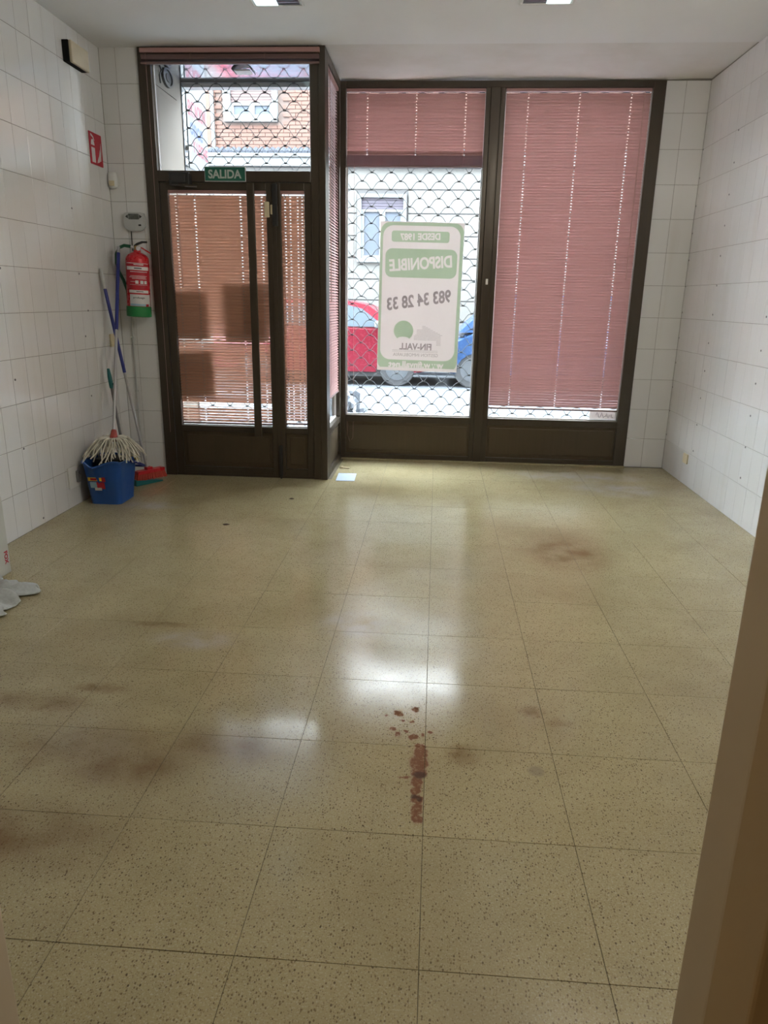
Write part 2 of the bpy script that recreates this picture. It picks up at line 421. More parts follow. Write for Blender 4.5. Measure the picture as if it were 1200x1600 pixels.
def lay_tiles(wall, name, m, origin, right, up, us, vs, joint, t, ch, tilt, keep=None, stuff_parent=True):
    """us, vs: joint positions along the two axes; keep(u,v)->True for single parts"""
    R = Vector(right); U = Vector(up); O = Vector(origin); Wn = R.cross(U)
    cache = {}; rest = bmesh.new(); nrest = 0
    for i in range(len(us) - 1):
        for j in range(len(vs) - 1):
            w = us[i + 1] - us[i] - joint; h = vs[j + 1] - vs[j] - joint
            if w < .004 or h < .004: continue
            key = (round(w, 4), round(h, 4))
            if key not in cache:
                me = tile_mesh(name, w, h, t, ch, right, up); me.materials.append(m); cache[key] = me
            pos = O + R * ((us[i] + us[i + 1]) / 2) + U * ((vs[j] + vs[j + 1]) / 2) + Wn * random.uniform(-.0003, .0003)
            cg = lambda: max(-1.8 * tilt, min(1.8 * tilt, random.gauss(0, tilt)))
            rot = Matrix.Rotation(cg(), 4, R) @ Matrix.Rotation(cg(), 4, U)
            if keep is None or keep((us[i] + us[i + 1]) / 2, (vs[j] + vs[j + 1]) / 2):
                o = bpy.data.objects.new(name, cache[key]); C.objects.link(o); o.parent = wall
                o.location = pos; o.rotation_euler = rot.to_euler()
            else:
                tmp = cache[key].copy(); tmp.transform(Matrix.Translation(pos) @ rot); rest.from_mesh(tmp); bpy.data.meshes.remove(tmp); nrest += 1
    if nrest:
        me = bpy.data.meshes.new(name + '_rest'); rest.to_mesh(me); me.materials.append(m)
        o = bpy.data.objects.new('tile_field', me); C.objects.link(o); o.parent = wall; o['kind'] = 'stuff'
    rest.free()

# ------------------------------------------------------------------ room shell
XL, XR, YD, YW, YN, H = -2.3895, 2.0, 5.475, 6.284, 0.72, 2.995
ROWZ = 0.2521

fl = MB().box(XL - .1, XR + .1, YN - .12, YW + .02, -.16, -.0015).build('floor', M['floor_joint']); struct(fl)
ux = [0.0105 + .4 * i for i in range(-6, 6)]
vy = [1.1963 + .4 * i for i in range(-1, 13)] + [6.262]
lay_tiles(fl, 'floor_tile', M['floor'], (0, 0, 0), (1, 0, 0), (0, 1, 0), ux, [v for v in vy if v < 5.3] , .0016, .012, .0004, .0004)
# the two rows by the entrance: the last rows stop at the recessed door on the left
vy2 = [v for v in vy if v > 5.19]
lay_tiles(fl, 'floor_tile', M['floor'], (0, 0, 0), (1, 0, 0), (0, 1, 0), ux[4:], vy2, .0016, .012, .0004, .0004)
lay_tiles(fl, 'floor_tile', M['floor'], (0, 0, 0), (1, 0, 0), (0, 1, 0), ux[:5], [vy2[0], 5.475], .0016, .012, .0004, .0004)
# back room floor behind the doorway
fb = MB().box(-1.6, 1.6, -1.6, YN - .12, -.16, 0).build('floor_back_room', M['floor']); struct(fb); fb.name = 'floor.001'

wl_ = MB().box(XL - .2, XL - .002, YN - .12, YD + .1, 0, 3.2).build('wall_left', M['grout']); struct(wl_)
ul = sorted([YD - .151 * i for i in range(0, 32) if YD - .151 * i > YN] + [YN])
vz = [ROWZ * i for i in range(0, 12)] + [H]
lay_tiles(wl_, 'wall_tile', M['tile'], (XL, 0, 0), (0, 1, 0), (0, 0, 1), ul, vz, .0022, .008, .0011, .0022, keep=lambda u, v: u > 1.90)
wr_ = MB().box(XR + .002, XR + .2, YN - .12, 6.5, 0, 3.2).build('wall_right', M['grout']); struct(wr_)
ur = sorted([-(YW - .045 - .151 * i) for i in range(0, 38) if YW - .045 - .151 * i > YN] + [-YN, -YW])
lay_tiles(wr_, 'wall_tile', M['tile'], (XR, 0, 0), (0, -1, 0), (0, 0, 1), ur, vz, .0018, .008, .0010, .0018, keep=lambda u, v: -u > 2.55)
wb = MB().box(XL - .1, -2.095, YD + .002, YD + .12, 0, 3.2).box(1.668, XR + .1, YW + .002, YW + .14, 0, 3.2).build('wall_back', M['grout']); struct(wb)
lay_tiles(wb, 'wall_tile', M['tile'], (0, YD, 0), (1, 0, 0), (0, 0, 1), [XL, -2.275, -2.112], vz, .0022, .008, .0011, .002)
lay_tiles(wb, 'wall_tile', M['tile'], (0, YW, 0), (1, 0, 0), (0, 0, 1), [1.669, 1.819, XR], vz, .0022, .008, .0011, .002)
# near wall with the doorway the picture is taken from
DL, DR = -.545, .331
wn_ = MB().box(XL - .1, DL - .05, YN - .12, YN, 0, 3.2).box(DR + .05, XR + .1, YN - .12, YN, 0, 3.2).box(DL - .05, DR + .05, YN - .12, YN, 2.1, 3.2).build('wall_near', M['paint']); struct(wn_)
dc = struct(empty('door_2'))
MB().box(DL - .05, DL, YN - .074, YN + .004, 0, 2.1, .004).build('reveal', M['paint'], dc)
MB().box(DR, DR + .05, YN - .074, YN + .004, 0, 2.1, .004).build('reveal', M['paint'], dc)
MB().box(DL - .06, DL + .002, YN - .16, YN - .075, 0, 2.1, .004).build('casing', M['casing'], dc)
MB().box(DR - .002, DR + .06, YN - .16, YN - .075, 0, 2.1, .004).build('casing', M['casing'], dc)
MB().box(DL - .06, DR + .06, YN - .16, YN + .004, 2.1, 2.15, .004).build('lintel', M['casing'], dc)
for nm, b_ in (('wall_back_room', (-1.7, 1.7, -1.7, -1.6)), ('wall_back_room', (-1.7, -1.6, -1.7, YN - .12)), ('wall_back_room', (1.6, 1.7, -1.7, YN - .12))):
    struct(MB().box(b_[0], b_[1], b_[2], b_[3], 0, 3.2).build(nm, M['paint']))

YC = 5.445
ce = MB().box(XL - .1, XR + .1, -1.7, YC, H, 3.3).box(XL - .1, -.84, YC, 5.545, 2.994, 3.3).build('ceiling', M['ceiling']); struct(ce)
b = MB()
nx, ny = 24, 10
rows = []
for j in range(ny + 1):
    row = []
    for i in range(nx + 1):
        x = -.9 + (XR + .05 + .9) * i / nx; y = YC + (YW + .1 - YC) * j / ny
        bulge = .006 * math.sin(x * 3.1 + y * 2) + .004 * math.sin(x * 7 + 1) - (.012 if j == ny else 0)
        row.append((x, y, 3.006 + bulge))
    rows.append(row)
vs = [[b.b.verts.new(p) for p in r] for r in rows]
top = [[b.b.verts.new((p[0], p[1], 3.3)) for p in r] for r in rows]
for j in range(ny):
    for i in range(nx):
        b.b.faces.new((vs[j][i], vs[j][i + 1], vs[j + 1][i + 1], vs[j + 1][i])); b.b.faces.new((top[j][i], top[j + 1][i], top[j + 1][i + 1], top[j][i + 1]))
alc = b.build('ceiling_alcove', M['ceiling_raw'], ce, smooth=True)

# ------------------------------------------------------------------ entrance frame, door, windows
FY0, FY1 = 5.455, 5.535         # entrance frame depth
GY = 5.515                      # entrance glass
tr = struct(empty('trim_1'))
MB().box(-2.112, -2.022, FY0, FY1, 0, 2.993, .004).build('jamb', M['bronze'], tr)
MB().box(-2.022, -.922, FY0, FY1, 2.905, 2.993, .003).build('head_rail', M['bronze'], tr)
MB().box(-2.022, -.922, FY0 - .004, FY1, 2.150, 2.222, .003).build('transom_bar', M['bronze'], tr)
MB().box(-.922, -.862, FY0, FY1, 0, 2.993, .004).box(-.864, -.815, FY0 - .006, FY1, 0, 2.993, .003).build('corner_post', M['bronze'], tr)
MB().box(-2.03, -.9, FY0 + .01, FY1, .0, .022, .002).build('threshold', M['bronze'], tr)
MB().box(-1.206, -1.176, FY0 + .004, FY1 - .01, .02, 2.150, .002).build('meeting_stile', M['bronze'], tr)

w4 = struct(empty('window_4'))
MB().box(-2.022, -.922, GY - .003, GY + .003, 2.222, 2.905).build('pane', M['glass'], w4)
b = MB()
for x0, x1, z0, z1 in ((-2.022, -2.014, 2.222, 2.905), (-.93, -.922, 2.222, 2.905), (-2.014, -.93, 2.222, 2.229), (-2.014, -.93, 2.898, 2.905)): b.box(x0, x1, GY - .02, GY - .004, z0, z1, .001)
b.build('glazing_bead', M['gasket'], w4)

def leaf(root, x0, x1, gx0, gx1, z0=.02, z1=2.148, gz0=.40, gz1=2.098):
    y0, y1 = FY0 + .008, FY1 - .008
    MB().box(x0, gx0, y0, y1, z0, z1, .003).build('stile', M['bronze'], root)
    MB().box(gx1, x1, y0, y1, z0, z1, .003).build('stile', M['bronze'], root)
    MB().box(gx0, gx1, y0, y1, gz1, z1, .003).build('top_rail', M['bronze'], root)
    MB().box(gx0, gx1, y0, y1, gz0 - .045, gz0, .003).build('lock_rail', M['bronze'], root)
    MB().box(gx0, gx1, y0, y1, z0, .075, .003).build('bottom_rail', M['bronze'], root)
    MB().box(gx0 - .005, gx1 + .005, y0 + .022, y1 - .01, .07, gz0 - .04).box(gx0 + .03, gx1 - .03, y0 + .014, y0 + .024, .105, gz0 - .075, .004).build('kick_panel', M['bronze_lit_panel'], root)
    MB().box(gx0 - .005, gx1 + .005, GY - .003, GY + .003, gz0 - .005, gz1 + .005).build('pane', M['glass'], root)
    b = MB()
    for a in ((gx0, gx0 + .007, gz0, gz1), (gx1 - .007, gx1, gz0, gz1), (gx0, gx1, gz0, gz0 + .007), (gx0, gx1, gz1 - .007, gz1)): b.box(a[0], a[1], GY - .016, GY - .004, a[2], a[3], .001)
    b.build('glazing_bead', M['gasket'], root)

d1 = struct(empty('door_1'))
leaf(d1, -2.018, -1.207, -1.962, -1.246)
# long pull bar with its two stand-offs
hb = MB().box(-1.369, -1.314, 5.388, 5.412, .338, 2.139, .005).build('pull_handle', M['bronze'], d1)
MB().tube([(-1.342, 5.41, .42), (-1.342, 5.47, .42)], .014, 10).tube([(-1.342, 5.41, 2.05), (-1.342, 5.47, 2.05)], .014, 10).build('standoff', M['bronze'], hb)
dcl = MB().box(-1.925, -1.775, 5.398, 5.463, 2.118, 2.205, .008).box(-1.90, -1.80, 5.385, 5.40, 2.135, 2.19, .006).build('door_closer', M['black'], d1)
MB().tube([(-1.85, 5.40, 2.125), (-1.80, 5.37, 2.115), (-1.74, 5.44, 2.12)], .009, 8).lathe([(0, -.008), (.018, -.006), (.018, .006), (0, .008)], -1.80, 5.385, 12, Matrix.Translation((0, 0, 2.118))).build('closer_arm', M['bronze'], dcl)
MB().box(-1.257, -1.222, 5.440, 5.463, 1.918, 2.022, .006).box(-1.214, -1.198, 5.444, 5.463, 1.938, 2.002, .004).build('magnetic_contact', M['cream'], d1)
d3 = struct(empty('door_3'))
leaf(d3, -1.177, -.922, -1.145, -.972)
MB().box(-1.198, -1.162, 5.438, 5.463, 1.86, 2.14, .004).build('bolt_cover', M['black'], d3)
MB().box(-1.192, -1.170, 5.436, 5.463, .012, .262, .003).tube([(-1.181, 5.447, .0), (-1.181, 5.447, .03)], .007, 8).build('flush_bolt', M['black'], d3)

# shopfront: two windows sharing a mullion
WY0, WY1, WG = 6.262, 6.345, 6.325
t2 = struct(empty('trim_2'))
MB().box(-.835, -.772, WY0, WY1, 0, 2.993, .004).build('corner_post', M['bronze'], t2)
MB().box(.315, .352, WY0 + .004, WY1, 0, 2.95, .003).box(.352, .428, WY0 - .006, WY1, 0, 2.95, .004).box(.428, .465, WY0 + .004, WY1, 0, 2.95, .003).build('mullion', M['bronze'], t2)
MB().box(1.572, 1.668, WY0, WY1, 0, 2.993, .004).build('jamb', M['bronze'], t2)
MB().box(-.772, 1.572, WY0, WY1, 2.945, 2.993, .003).build('head_rail', M['bronze'], t2)
MB().box(-.772, .315, WY0, WY1, .0, .05, .003).box(.465, 1.572, WY0, WY1, .0, .05, .003).build('sill_rail', M['bronze'], t2)
MB().box(.385, .405, WY0 - .018, WY0 - .005, 1.50, 1.545, .003).build('latch', M['white'], t2)
MB().box(-.81, 1.67, WY0 - .03, WY0 + .02, 0.0, .012, .002).build('threshold', M['floor'], t2)
def shopwin(nm, x0, x1):
    w = struct(empty(nm))
    MB().box(x0, x1, WY0, WY1, .335, .395, .003).build('sill', M['bronze'], w)
    MB().box(x0, x1, WY0 + .02, WY1 - .02, .045, .34).box(x0 + .02, x1 - .02, WY0 + .012, WY0 + .022, .08, .31, .004).build('kick_panel', M['bronze_lit_panel'], w)
    MB().box(x0 - .004, x1 + .004, WG - .003, WG + .003, .39, 2.95).build('pane', M['glass'], w)
    b = MB()
    for a in ((x0, x0 + .008, .395, 2.945), (x1 - .008, x1, .395, 2.945), (x0, x1, .395, .403), (x0, x1, 2.937, 2.945)): b.box(a[0], a[1], WG - .018, WG - .004, a[2], a[3], .001)
    b.build('glazing_bead', M['gasket'], w)
    return w
shopwin('window_1', -.772, .315)
shopwin('window_2', .465, 1.572)

# glazed return between the recessed door and the shopfront
RX = -.868
w3 = struct(empty('window_3'))
MB().box(-.885, -.815, FY1, 5.60, 0, 2.993, .003).build('stile', M['bronze'], w3)
MB().box(-.885, -.815, 6.20, WY0, 0, 2.993, .003).build('stile', M['bronze'], w3)
MB().box(-.885, -.815, 5.60, 6.20, 2.93, 2.993, .003).build('top_rail', M['bronze'], w3)
MB().box(-.885, -.815, 5.60, 6.20, .335, .385, .003).build('sill', M['bronze'], w3)
MB().box(-.885, -.815, 5.60, 6.20, .0, .05, .003).build('bottom_rail', M['bronze'], w3)
MB().box(-.88, -.835, 5.59, 6.21, .045, .34).box(-.837, -.826, 5.63, 6.17, .08, .31, .004).build('kick_panel', M['bronze_lit_panel'], w3)
MB().box(RX - .003, RX + .003, 5.595, 6.205, .38, 2.935).build('pane', M['glass'], w3)
b = MB()
for a in ((5.60, 5.608, .385, 2.93), (6.192, 6.2, .385, 2.93), (5.6, 6.2, .385, .393)): b.box(RX + .004, RX + .02, a[0], a[1], a[2], a[3], .001)
b.build('glazing_bead', M['gasket'], w3)

# ------------------------------------------------------------------ venetian blinds
def slat_mesh(width, holes, tilt, s=.025, camber=.0034, m=None):
    xs = [0.0]
    for h in holes: xs += [h - .006, h + .006]
    xs.append(width)
    prof = []
    for t in (-1, -.3, .3, 1):
        y = t * s / 2; z = camber * (1 - t * t)
        prof.append((y * math.cos(tilt) - z * math.sin(tilt), y * math.sin(tilt) + z * math.cos(tilt)))
    b = bmesh.new()
    g = [[b.verts.new((x, y, z)) for y, z in prof] for x in xs]
    for i in range(len(xs) - 1):
        for j in range(3):
            if i % 2 == 1 and j == 1: continue
            b.faces.new((g[i][j], g[i + 1][j], g[i + 1][j + 1], g[i][j + 1]))
    for f in b.faces: f.smooth = True
    me = bpy.data.meshes.new('slat'); b.to_mesh(me); b.free(); me.materials.append(m)
    return me

def venetian(label, loc, rz, width, z_top, z_bot, holes, tilt, m, group='venetian blinds of the shopfront', pitch=.0215, stack=0, wand=None, cord=None, messy=None, headrail=.022):
    r = thing('venetian_blind', label, 'blind', (loc[0], loc[1], 0), group)
    r.rotation_euler = (0, 0, rz)
    def part(b, nm, mm): # local coordinates
        me = b.mesh(nm); me.materials.append(mm); o = bpy.data.objects.new(nm, me); C.objects.link(o); o.parent = r; return o
    part(MB().box(0, width, -.013, .014, z_top - headrail, z_top, .002), 'headrail', M['slat'])
    me = slat_mesh(width - .006, holes, tilt, m=m)
    z = z_top - headrail - .022
    n = 0
    zb = z_bot + .014 + stack * .0028
    while z > zb + .006:
        o = bpy.data.objects.new('slat', me); C.objects.link(o); o.parent = r
        o.location = (.003, random.uniform(-.0008, .0008), z); o.rotation_euler = (random.gauss(0, .006), random.gauss(0, .0003), 0)
        if messy:
            q = messy(z)
            if q: o.rotation_euler = (q[0] + random.gauss(0, .05), q[1], 0)
        z -= pitch; n += 1
    if stack:
        o = bpy.data.objects.new('slat', me); C.objects.link(o); o.parent = r; o.location = (.003, 0, zb + .008)
        ms = slat_mesh(width - .006, holes, math.radians(4), m=m)
        for i in range(stack):
            o = bpy.data.objects.new('slat', ms); C.objects.link(o); o.parent = r
            o.location = (.003, random.uniform(-.001, .001), z_bot + .014 + i * .0028); o.rotation_euler = (random.gauss(0, .02), 0, 0)
    part(MB().box(.002, width - .002, -.012, .012, z_bot, z_bot + .013, .003), 'bottom_rail', M['rail'])
    for h in holes:
        b = MB()
        b.tube([(h, -.0125, z_bot + .01), (h, -.0125, z_top - headrail)], .0008, 4).tube([(h, .0125, z_bot + .01), (h, .0125, z_top - headrail)], .0008, 4)
        part(b, 'ladder_cord', M['cord'])
    if wand: 
        x, zl = wand
        part(MB().tube([(x, -.018, z_top - .02), (x + .004, -.024, zl)], .0028, 6), 'tilt_wand', M['cord'])
    if cord:
        part(MB().tube(cord, .0011, 5), 'pull_cord', M['cord'])
    return r

CL = math.radians(-63)
VG = None
venetian('closed dusty pink venetian blind covering the wide window by the tiled pier', (.469, 6.290), 0, 1.10, 2.944, .476, [.17, .56, .95], CL, M['slat'], VG, wand=(1.045, 1.55))
venetian('half raised pink venetian blind above the window with the poster', (-.770, 6.290), 0, 1.083, 2.944, 2.385, [.16, .545, .93], CL, M['slat'], VG, stack=26,
         cord=[(.012, -.02, 2.90), (.010, -.022, 1.4), (.012, -.022, .42), (.014, -.028, .22), (.035, -.03, .155), (.062, -.03, .19), (.066, -.024, .42), (.062, -.022, 1.4), (.064, -.02, 2.90)])
def door_mess(z):
    if 1.03 < z < 1.09: return (.35, random.choice((-.004, .003)))
    if .62 < z < .97: return (.10, 0)
    if .535 < z < .575: return (.80, random.choice((-.010, .008)))
    if z < .54: return (.20, random.uniform(-.003, .003))
    if .97 <= z <= 1.4: return (.04, 0)
venetian('pink venetian blind with bent slats on the glass entrance door', (-1.962, 5.486), 0, .715, 2.098, .413, [.045, .185, .52, .675], CL, M['slat_dim_brown'], VG, messy=door_mess, wand=(.07, 1.42))
venetian('very narrow pink venetian blind on the fixed side leaf beside the door', (-1.146, 5.486), 0, .173, 2.098, .425, [.028, .065, .118, .150], math.radians(-57), M['slat_dim_brown'], VG)
venetian('raised venetian blind bunched under the head rail over the exit sign', (-2.082, 5.438), 0, 1.232, 2.978, 2.880, [.35, .86], CL, M['rail'], VG, stack=6, headrail=.028,
         cord=[(.04, -.012, 2.95), (.042, -.012, 2.2), (.038, -.012, 1.2), (.036, -.010, .35)])
venetian('pink venetian blind on the glazed return between door and shopfront', (-.836, 5.625), PI / 2, .585, 2.928, .60, [.10, .48], math.radians(40), M['slat'], VG, wand=(.06, 1.35))

# ------------------------------------------------------------------ poster on window_1 (seen from behind, so mirrored)
PC = Vector((-.155, WG - .005, 1.380)); PA = -.013
PR = Vector((math.cos(PA), 0, math.sin(PA))); PU = Vector((-math.sin(PA), 0, math.cos(PA)))
pw, ph = .689, 1.203
ps = thing('poster', 'white and green for-rent poster with phone number taped on shop window', 'poster', (PC.x, PC.y, PC.z - ph / 2))
def pm(u, v, lift, rot=0.0, mirror=True):
    o = PC + PR * u + PU * v + Vector((0, -lift, 0))
    c, s_ = math.cos(rot), math.sin(rot)
    r = PR * c + PU * s_; up = -PR * s_ + PU * c
    if mirror: r = -r
    w = Vector((0, -1, 0))
    return Matrix(((r.x, up.x, w.x, o.x), (r.y, up.y, w.y, o.y), (r.z, up.z, w.z, o.z), (0, 0, 0, 1)))
def px(x, y):
    f = (y - 25) / 1520; xl = 32 - 30 * f; xr = 878 - 80 * f
    return ((x - xl) / (xr - xl) - .5) * pw, (.5 - f) * ph
MB().prism([(-pw / 2, -ph / 2), (pw / 2, -ph / 2), (pw / 2, ph / 2), (-pw / 2, ph / 2)], .0008, pm(0, 0, 0)).build('paper', M['paper'], ps)
def embolden(p, d):
    n = len(p); out = []
    for i in range(n):
        ax_, ay_ = p[i - 1]; bx_, by_ = p[i]; cx_, cy_ = p[(i + 1) % n]
        e1 = Vector((bx_ - ax_, by_ - ay_)); e2 = Vector((cx_ - bx_, cy_ - by_))
        if e1.length < 1e-7 or e2.length < 1e-7: out.append(p[i]); continue
        e1.normalize(); e2.normalize()
        m = Vector((e1.y + e2.y, -e1.x - e2.x)) * -1.0
        if m.length < 1e-6: out.append(p[i]); continue
        m.normalize(); k_ = min(1.8, 1 / max(.4, abs(m.dot(Vector((-e1.y, e1.x))))))
        out.append((bx_ + m.x * d * k_ * BSIGN, by_ + m.y * d * k_ * BSIGN))
    return out
BSIGN = -1.0
def print_area(nm, m, outlines, texts=(), lift=.0014):
    """one flat printed area in poster coordinates: outlines and lettering alternate ink / bare paper"""
    cu = bpy.data.curves.new(nm, 'CURVE'); cu.dimensions = '2D'; cu.fill_mode = 'BOTH'; cu.resolution_u = 4
    def poly(pts):
        sp = cu.splines.new('POLY'); sp.points.add(len(pts) - 1); sp.use_cyclic_u = True
        for q, (x, y) in zip(sp.points, pts): q.co = (x, y, 0, 1)
    for o_ in outlines: poly(o_)
    for txt, u, v, hh, ww, rot, bold in texts:
        fc = bpy.data.curves.new('lettering', 'FONT'); fc.body = txt; fc.size = 1; fc.offset = 0; fc.resolution_u = 4
        fo = bpy.data.objects.new('lettering', fc); C.objects.link(fo)
        dg = bpy.context.evaluated_depsgraph_get()
        tc = fo.evaluated_get(dg).to_curve(dg)
        lines = []
        for sp in tc.splines:
            pts = []
            if sp.type == 'BEZIER':
                n = len(sp.bezier_points)
                for i in range(n):
                    a = sp.bezier_points[i]; c = sp.bezier_points[(i + 1) % n]
                    straight = a.handle_right_type == 'VECTOR' and c.handle_left_type == 'VECTOR'
                    for t in ((0,) if straight else (0, .25, .5, .75)):
                        q = (1 - t) ** 3 * a.co + 3 * (1 - t) ** 2 * t * a.handle_right + 3 * (1 - t) * t * t * c.handle_left + t ** 3 * c.co
                        pts.append((q.x, q.y))
            else: pts = [(q.co.x, q.co.y) for q in sp.points]
            lines.append(pts)
        fo.to_curve_clear(); bpy.data.objects.remove(fo); bpy.data.curves.remove(fc)
        xs = [p[0] for l in lines for p in l]; ys = [p[1] for l in lines for p in l]
        x0, x1, y0, y1 = min(xs), max(xs), min(ys), max(ys); c_, s_ = math.cos(rot), math.sin(rot)
        for l in lines:
            l = embolden([((x - (x0 + x1) / 2) / (x1 - x0) * ww, (y - (y0 + y1) / 2) / (y1 - y0) * hh) for x, y in l], bold)
            q = []
            for x, y in l:
                a, b_ = x * c_ - y * s_, x * s_ + y * c_
                q.append((u - a, v + b_))          # mirrored: the print faces the street
            poly(q)
    o = bpy.data.objects.new(nm, cu); C.objects.link(o)
    dg = bpy.context.evaluated_depsgraph_get()
    me = bpy.data.meshes.new_from_object(o.evaluated_get(dg)); bpy.data.objects.remove(o); bpy.data.curves.remove(cu)
    for v in me.vertices: v.co.z = 0
    me.transform(pm(0, 0, lift, 0, False)); return link(nm, me, m, ps)
def pxr(x0, y0, x1, y1, rad):
    a = px(x0, y0); c = px(x1, y1); return rrect((a[0] + c[0]) / 2, (a[1] + c[1]) / 2, abs(c[0] - a[0]), abs(a[1] - c[1]), rad, 8)
u0, v0 = px(50, 62); u1, v1 = px(828, 1428)
inner = rrect(-.003, (v0 + v1) / 2, pw - .052, abs(v0 - v1), .085, 8)
tu, tv = px(392, 1480)
print_area('green_border', M['ink_green'], [rrect(0, 0, pw - .006, ph - .01, .075, 8), inner], [('www.finvall.net', tu, tv + .004, .050, .47, 0, .0028)])
tu, tv = px(432, 167)
print_area('green_band', M['ink_green'], [pxr(145, 113, 722, 222, .02)], [('DESDE 1987', tu, tv, .050, .325, -.03, .0024)])
tu, tv = px(435, 430)
print_area('green_band', M['ink_green'], [pxr(84, 287, 792, 575, .055)], [('DISPONIBLE', tu, tv, .090, .515, -.085, .0036)])
def ptext(s, x, y, hh, ww, m, rot=0.0, bold=.02, lift=.0030, nm='lettering', shear=0.0):
    me = text_mesh(s, hh, ww, bold, shear); u, v = px(x, y)
    me.transform(pm(u, v, lift, rot)); return link(nm, me, m, ps)
ptext('983 34 28 33', 420, 800, .105, .545, M['ink_grey'], .155, .03, .0014, 'lettering', -.12)
u, v = px(268, 1120)
arc = [(u + .083 * math.cos(a), v + .083 * math.sin(a)) for a in [(-52 + i * 284 / 30) * PI / 180 for i in range(31)]]
arc += [(u + .051 * math.cos(a), v - .068 + .018 * math.sin(a)) for a in [(180 - i * 18) * PI / 180 for i in range(1, 10)]]
print_area('sun_disc', M['ink_green'], [arc])
hl = []
for i in range(16):
    y = 1068 + i * 13
    if i < 8: x0, x1 = (455 - max(0, i - 2) * 14, 490 + i * 24)
    else: x0, x1 = ((595 if i > 11 else 372), 640)
    if i in (3, 4, 5): x0 = 400
    a = px(x0, y); c = px(x1, y); hl.append([(a[0], a[1] - .0014), (c[0], a[1] - .0014), (c[0], a[1] + .0014), (a[0], a[1] + .0014)])
for i in range(2):
    a = px(155, 1325 + i * 14); c = px(610, 1325 + i * 14); hl.append([(a[0], a[1] - .0011), (c[0], a[1] - .0011), (c[0], a[1] + .0011), (a[0], a[1] + .0011)])
print_area('house_lines', M['ink_line'], hl)
ptext('FIN-VALL', 388, 1284, .056, .275, M['ink_grey'], 0, .03, .0014)
ptext('GESTION INMOBILIARIA', 388, 1372, .027, .385, M['ink_line'], 0, .0, .0014)

# sticker in the corner of window_2
st = tag(MB().box(1.345, 1.566, WG - .0055, WG - .004, .404, .478).build('sticker', M['paper']), 'white paper sticker with pen scribble at bottom corner of blind window', 'sticker')
WL[st.name] = Vector((0, 0, 0))
b = MB()
pts = [(1.40 + i * .008, WG - .0068, .44 + .024 * math.sin(i * 1.35) * (1 if i % 5 else -.6)) for i in range(19)]
b.tube(pts, .002, 5)
b.build('scribble', M['label_dark'], st)
# sheets stuck on the outside of the door glass
for lb, q in (('paper sheet on the door glass behind the blind, upper one near the pull bar', (-1.60, -1.27, 1.05, 1.475)), ('paper sheet on the door glass behind the blind, lower one near the hinges', (-1.965, -1.695, .62, .985)), ('tall narrow paper sheet on the door glass above the lower sheet', (-1.96, -1.715, 1.06, 1.425))):
    tag(MB().box(q[0], q[1], GY + .004, GY + .0055, q[2], q[3]).build('paper_sheet', M['sheet']), lb, 'paper')

# ------------------------------------------------------------------ exit sign
es = thing('exit_sign', 'small green exit sign reading SALIDA on the transom bar', 'sign', (-1.53, 5.44, 2.15))
MB().box(-1.677, -1.382, 5.440, 5.450, 2.150, 2.247, .002).build('plate', M['label_white'], es)
MB().box(-1.673, -1.386, 5.4380, 5.4402, 2.154, 2.243).build('green_face', M['sign_green'], es)
me = text_mesh('SALIDA', .058, .238, .03); me.transform(frame_m((-1.530, 5.4372, 2.198), (1, 0, 0), (0, 0, 1))); link('lettering', me, M['sign_text'], es)

# fire sign on the left wall: u along +Y, facing +X
fs = thing('fire_sign', 'red fire extinguisher pictogram sign on the left tiled wall', 'sign', (XL + .003, 5.29, 2.22))
fm = frame_m((XL + .0015, 5.297, 2.327), (0, 1, 0), (0, 0, 1))
MB().prism(rrect(0, 0, .188, .202, .004), .003, fm).build('plate', M['sign_red'], fs)
f2 = fm @ Matrix.Translation((0, 0, .0034))
b = MB()
b.prism([(-.072, -.088), (-.020, -.088), (-.020, .005), (-.072, .005)], .0006, f2)
b.prism([(-.072, .020), (-.020, .020), (-.026, .042), (-.040, .056), (-.056, .056), (-.068, .042)], .0006, f2)
b.prism([(-.074, .085), (-.064, .090), (-.030, .074), (-.018, .050), (-.026, .050), (-.040, .066), (-.066, .075)], .0006, f2)
b.build('extinguisher_mark', M['label_white'], fs)
b = MB()
for n_, (du, dv, hh) in enumerate(((.014, -.086, .045), (.036, -.080, .085), (.058, -.070, .120))):
    b.prism([(du - .010, dv), (du + .004, dv + .004), (du + .014, dv + hh * .5), (du + .016, dv + hh), (du + .005, dv + hh * .62), (du - .003, dv + hh * .4)], .0006 + .0002 * n_, f2)
b.build('flame_mark', M['label_white'], fs)

# emergency light
el = thing('emergency_light', 'yellowed emergency light box high on the left tiled wall', 'light', (XL, 5.12, 2.76))
MB().box(XL, XL + .042, 4.945, 5.19, 2.763, 2.885, .004).build('base', M['black_matt'], el)
MB().box(XL + .040, XL + .060, 4.950, 5.185, 2.760, 2.886, .008).build('diffuser', M['beige'], el)

# motion detector in the corner
md = thing('motion_detector', 'rounded white motion detector in the corner below the fire sign', 'sensor', (-2.35, 5.45, 2.10))
lp = []
for z, s_ in ((2.100, .5), (2.108, .85), (2.13, 1), (2.17, 1.0), (2.195, .95), (2.207, .75), (2.21, .4)):
    lp.append([(-2.352 + .034 * s_ * math.cos(a), 5.452 - .024 * s_ * max(-.8, math.sin(a)) , z) for a in [i * 2 * PI / 16 for i in range(16)]])
MB().loft(lp).build('housing', M['white'], md, True)
MB().box(-2.372, -2.332, 5.4245, 5.432, 2.115, 2.15, .003).build('lens', M['cream'], md)

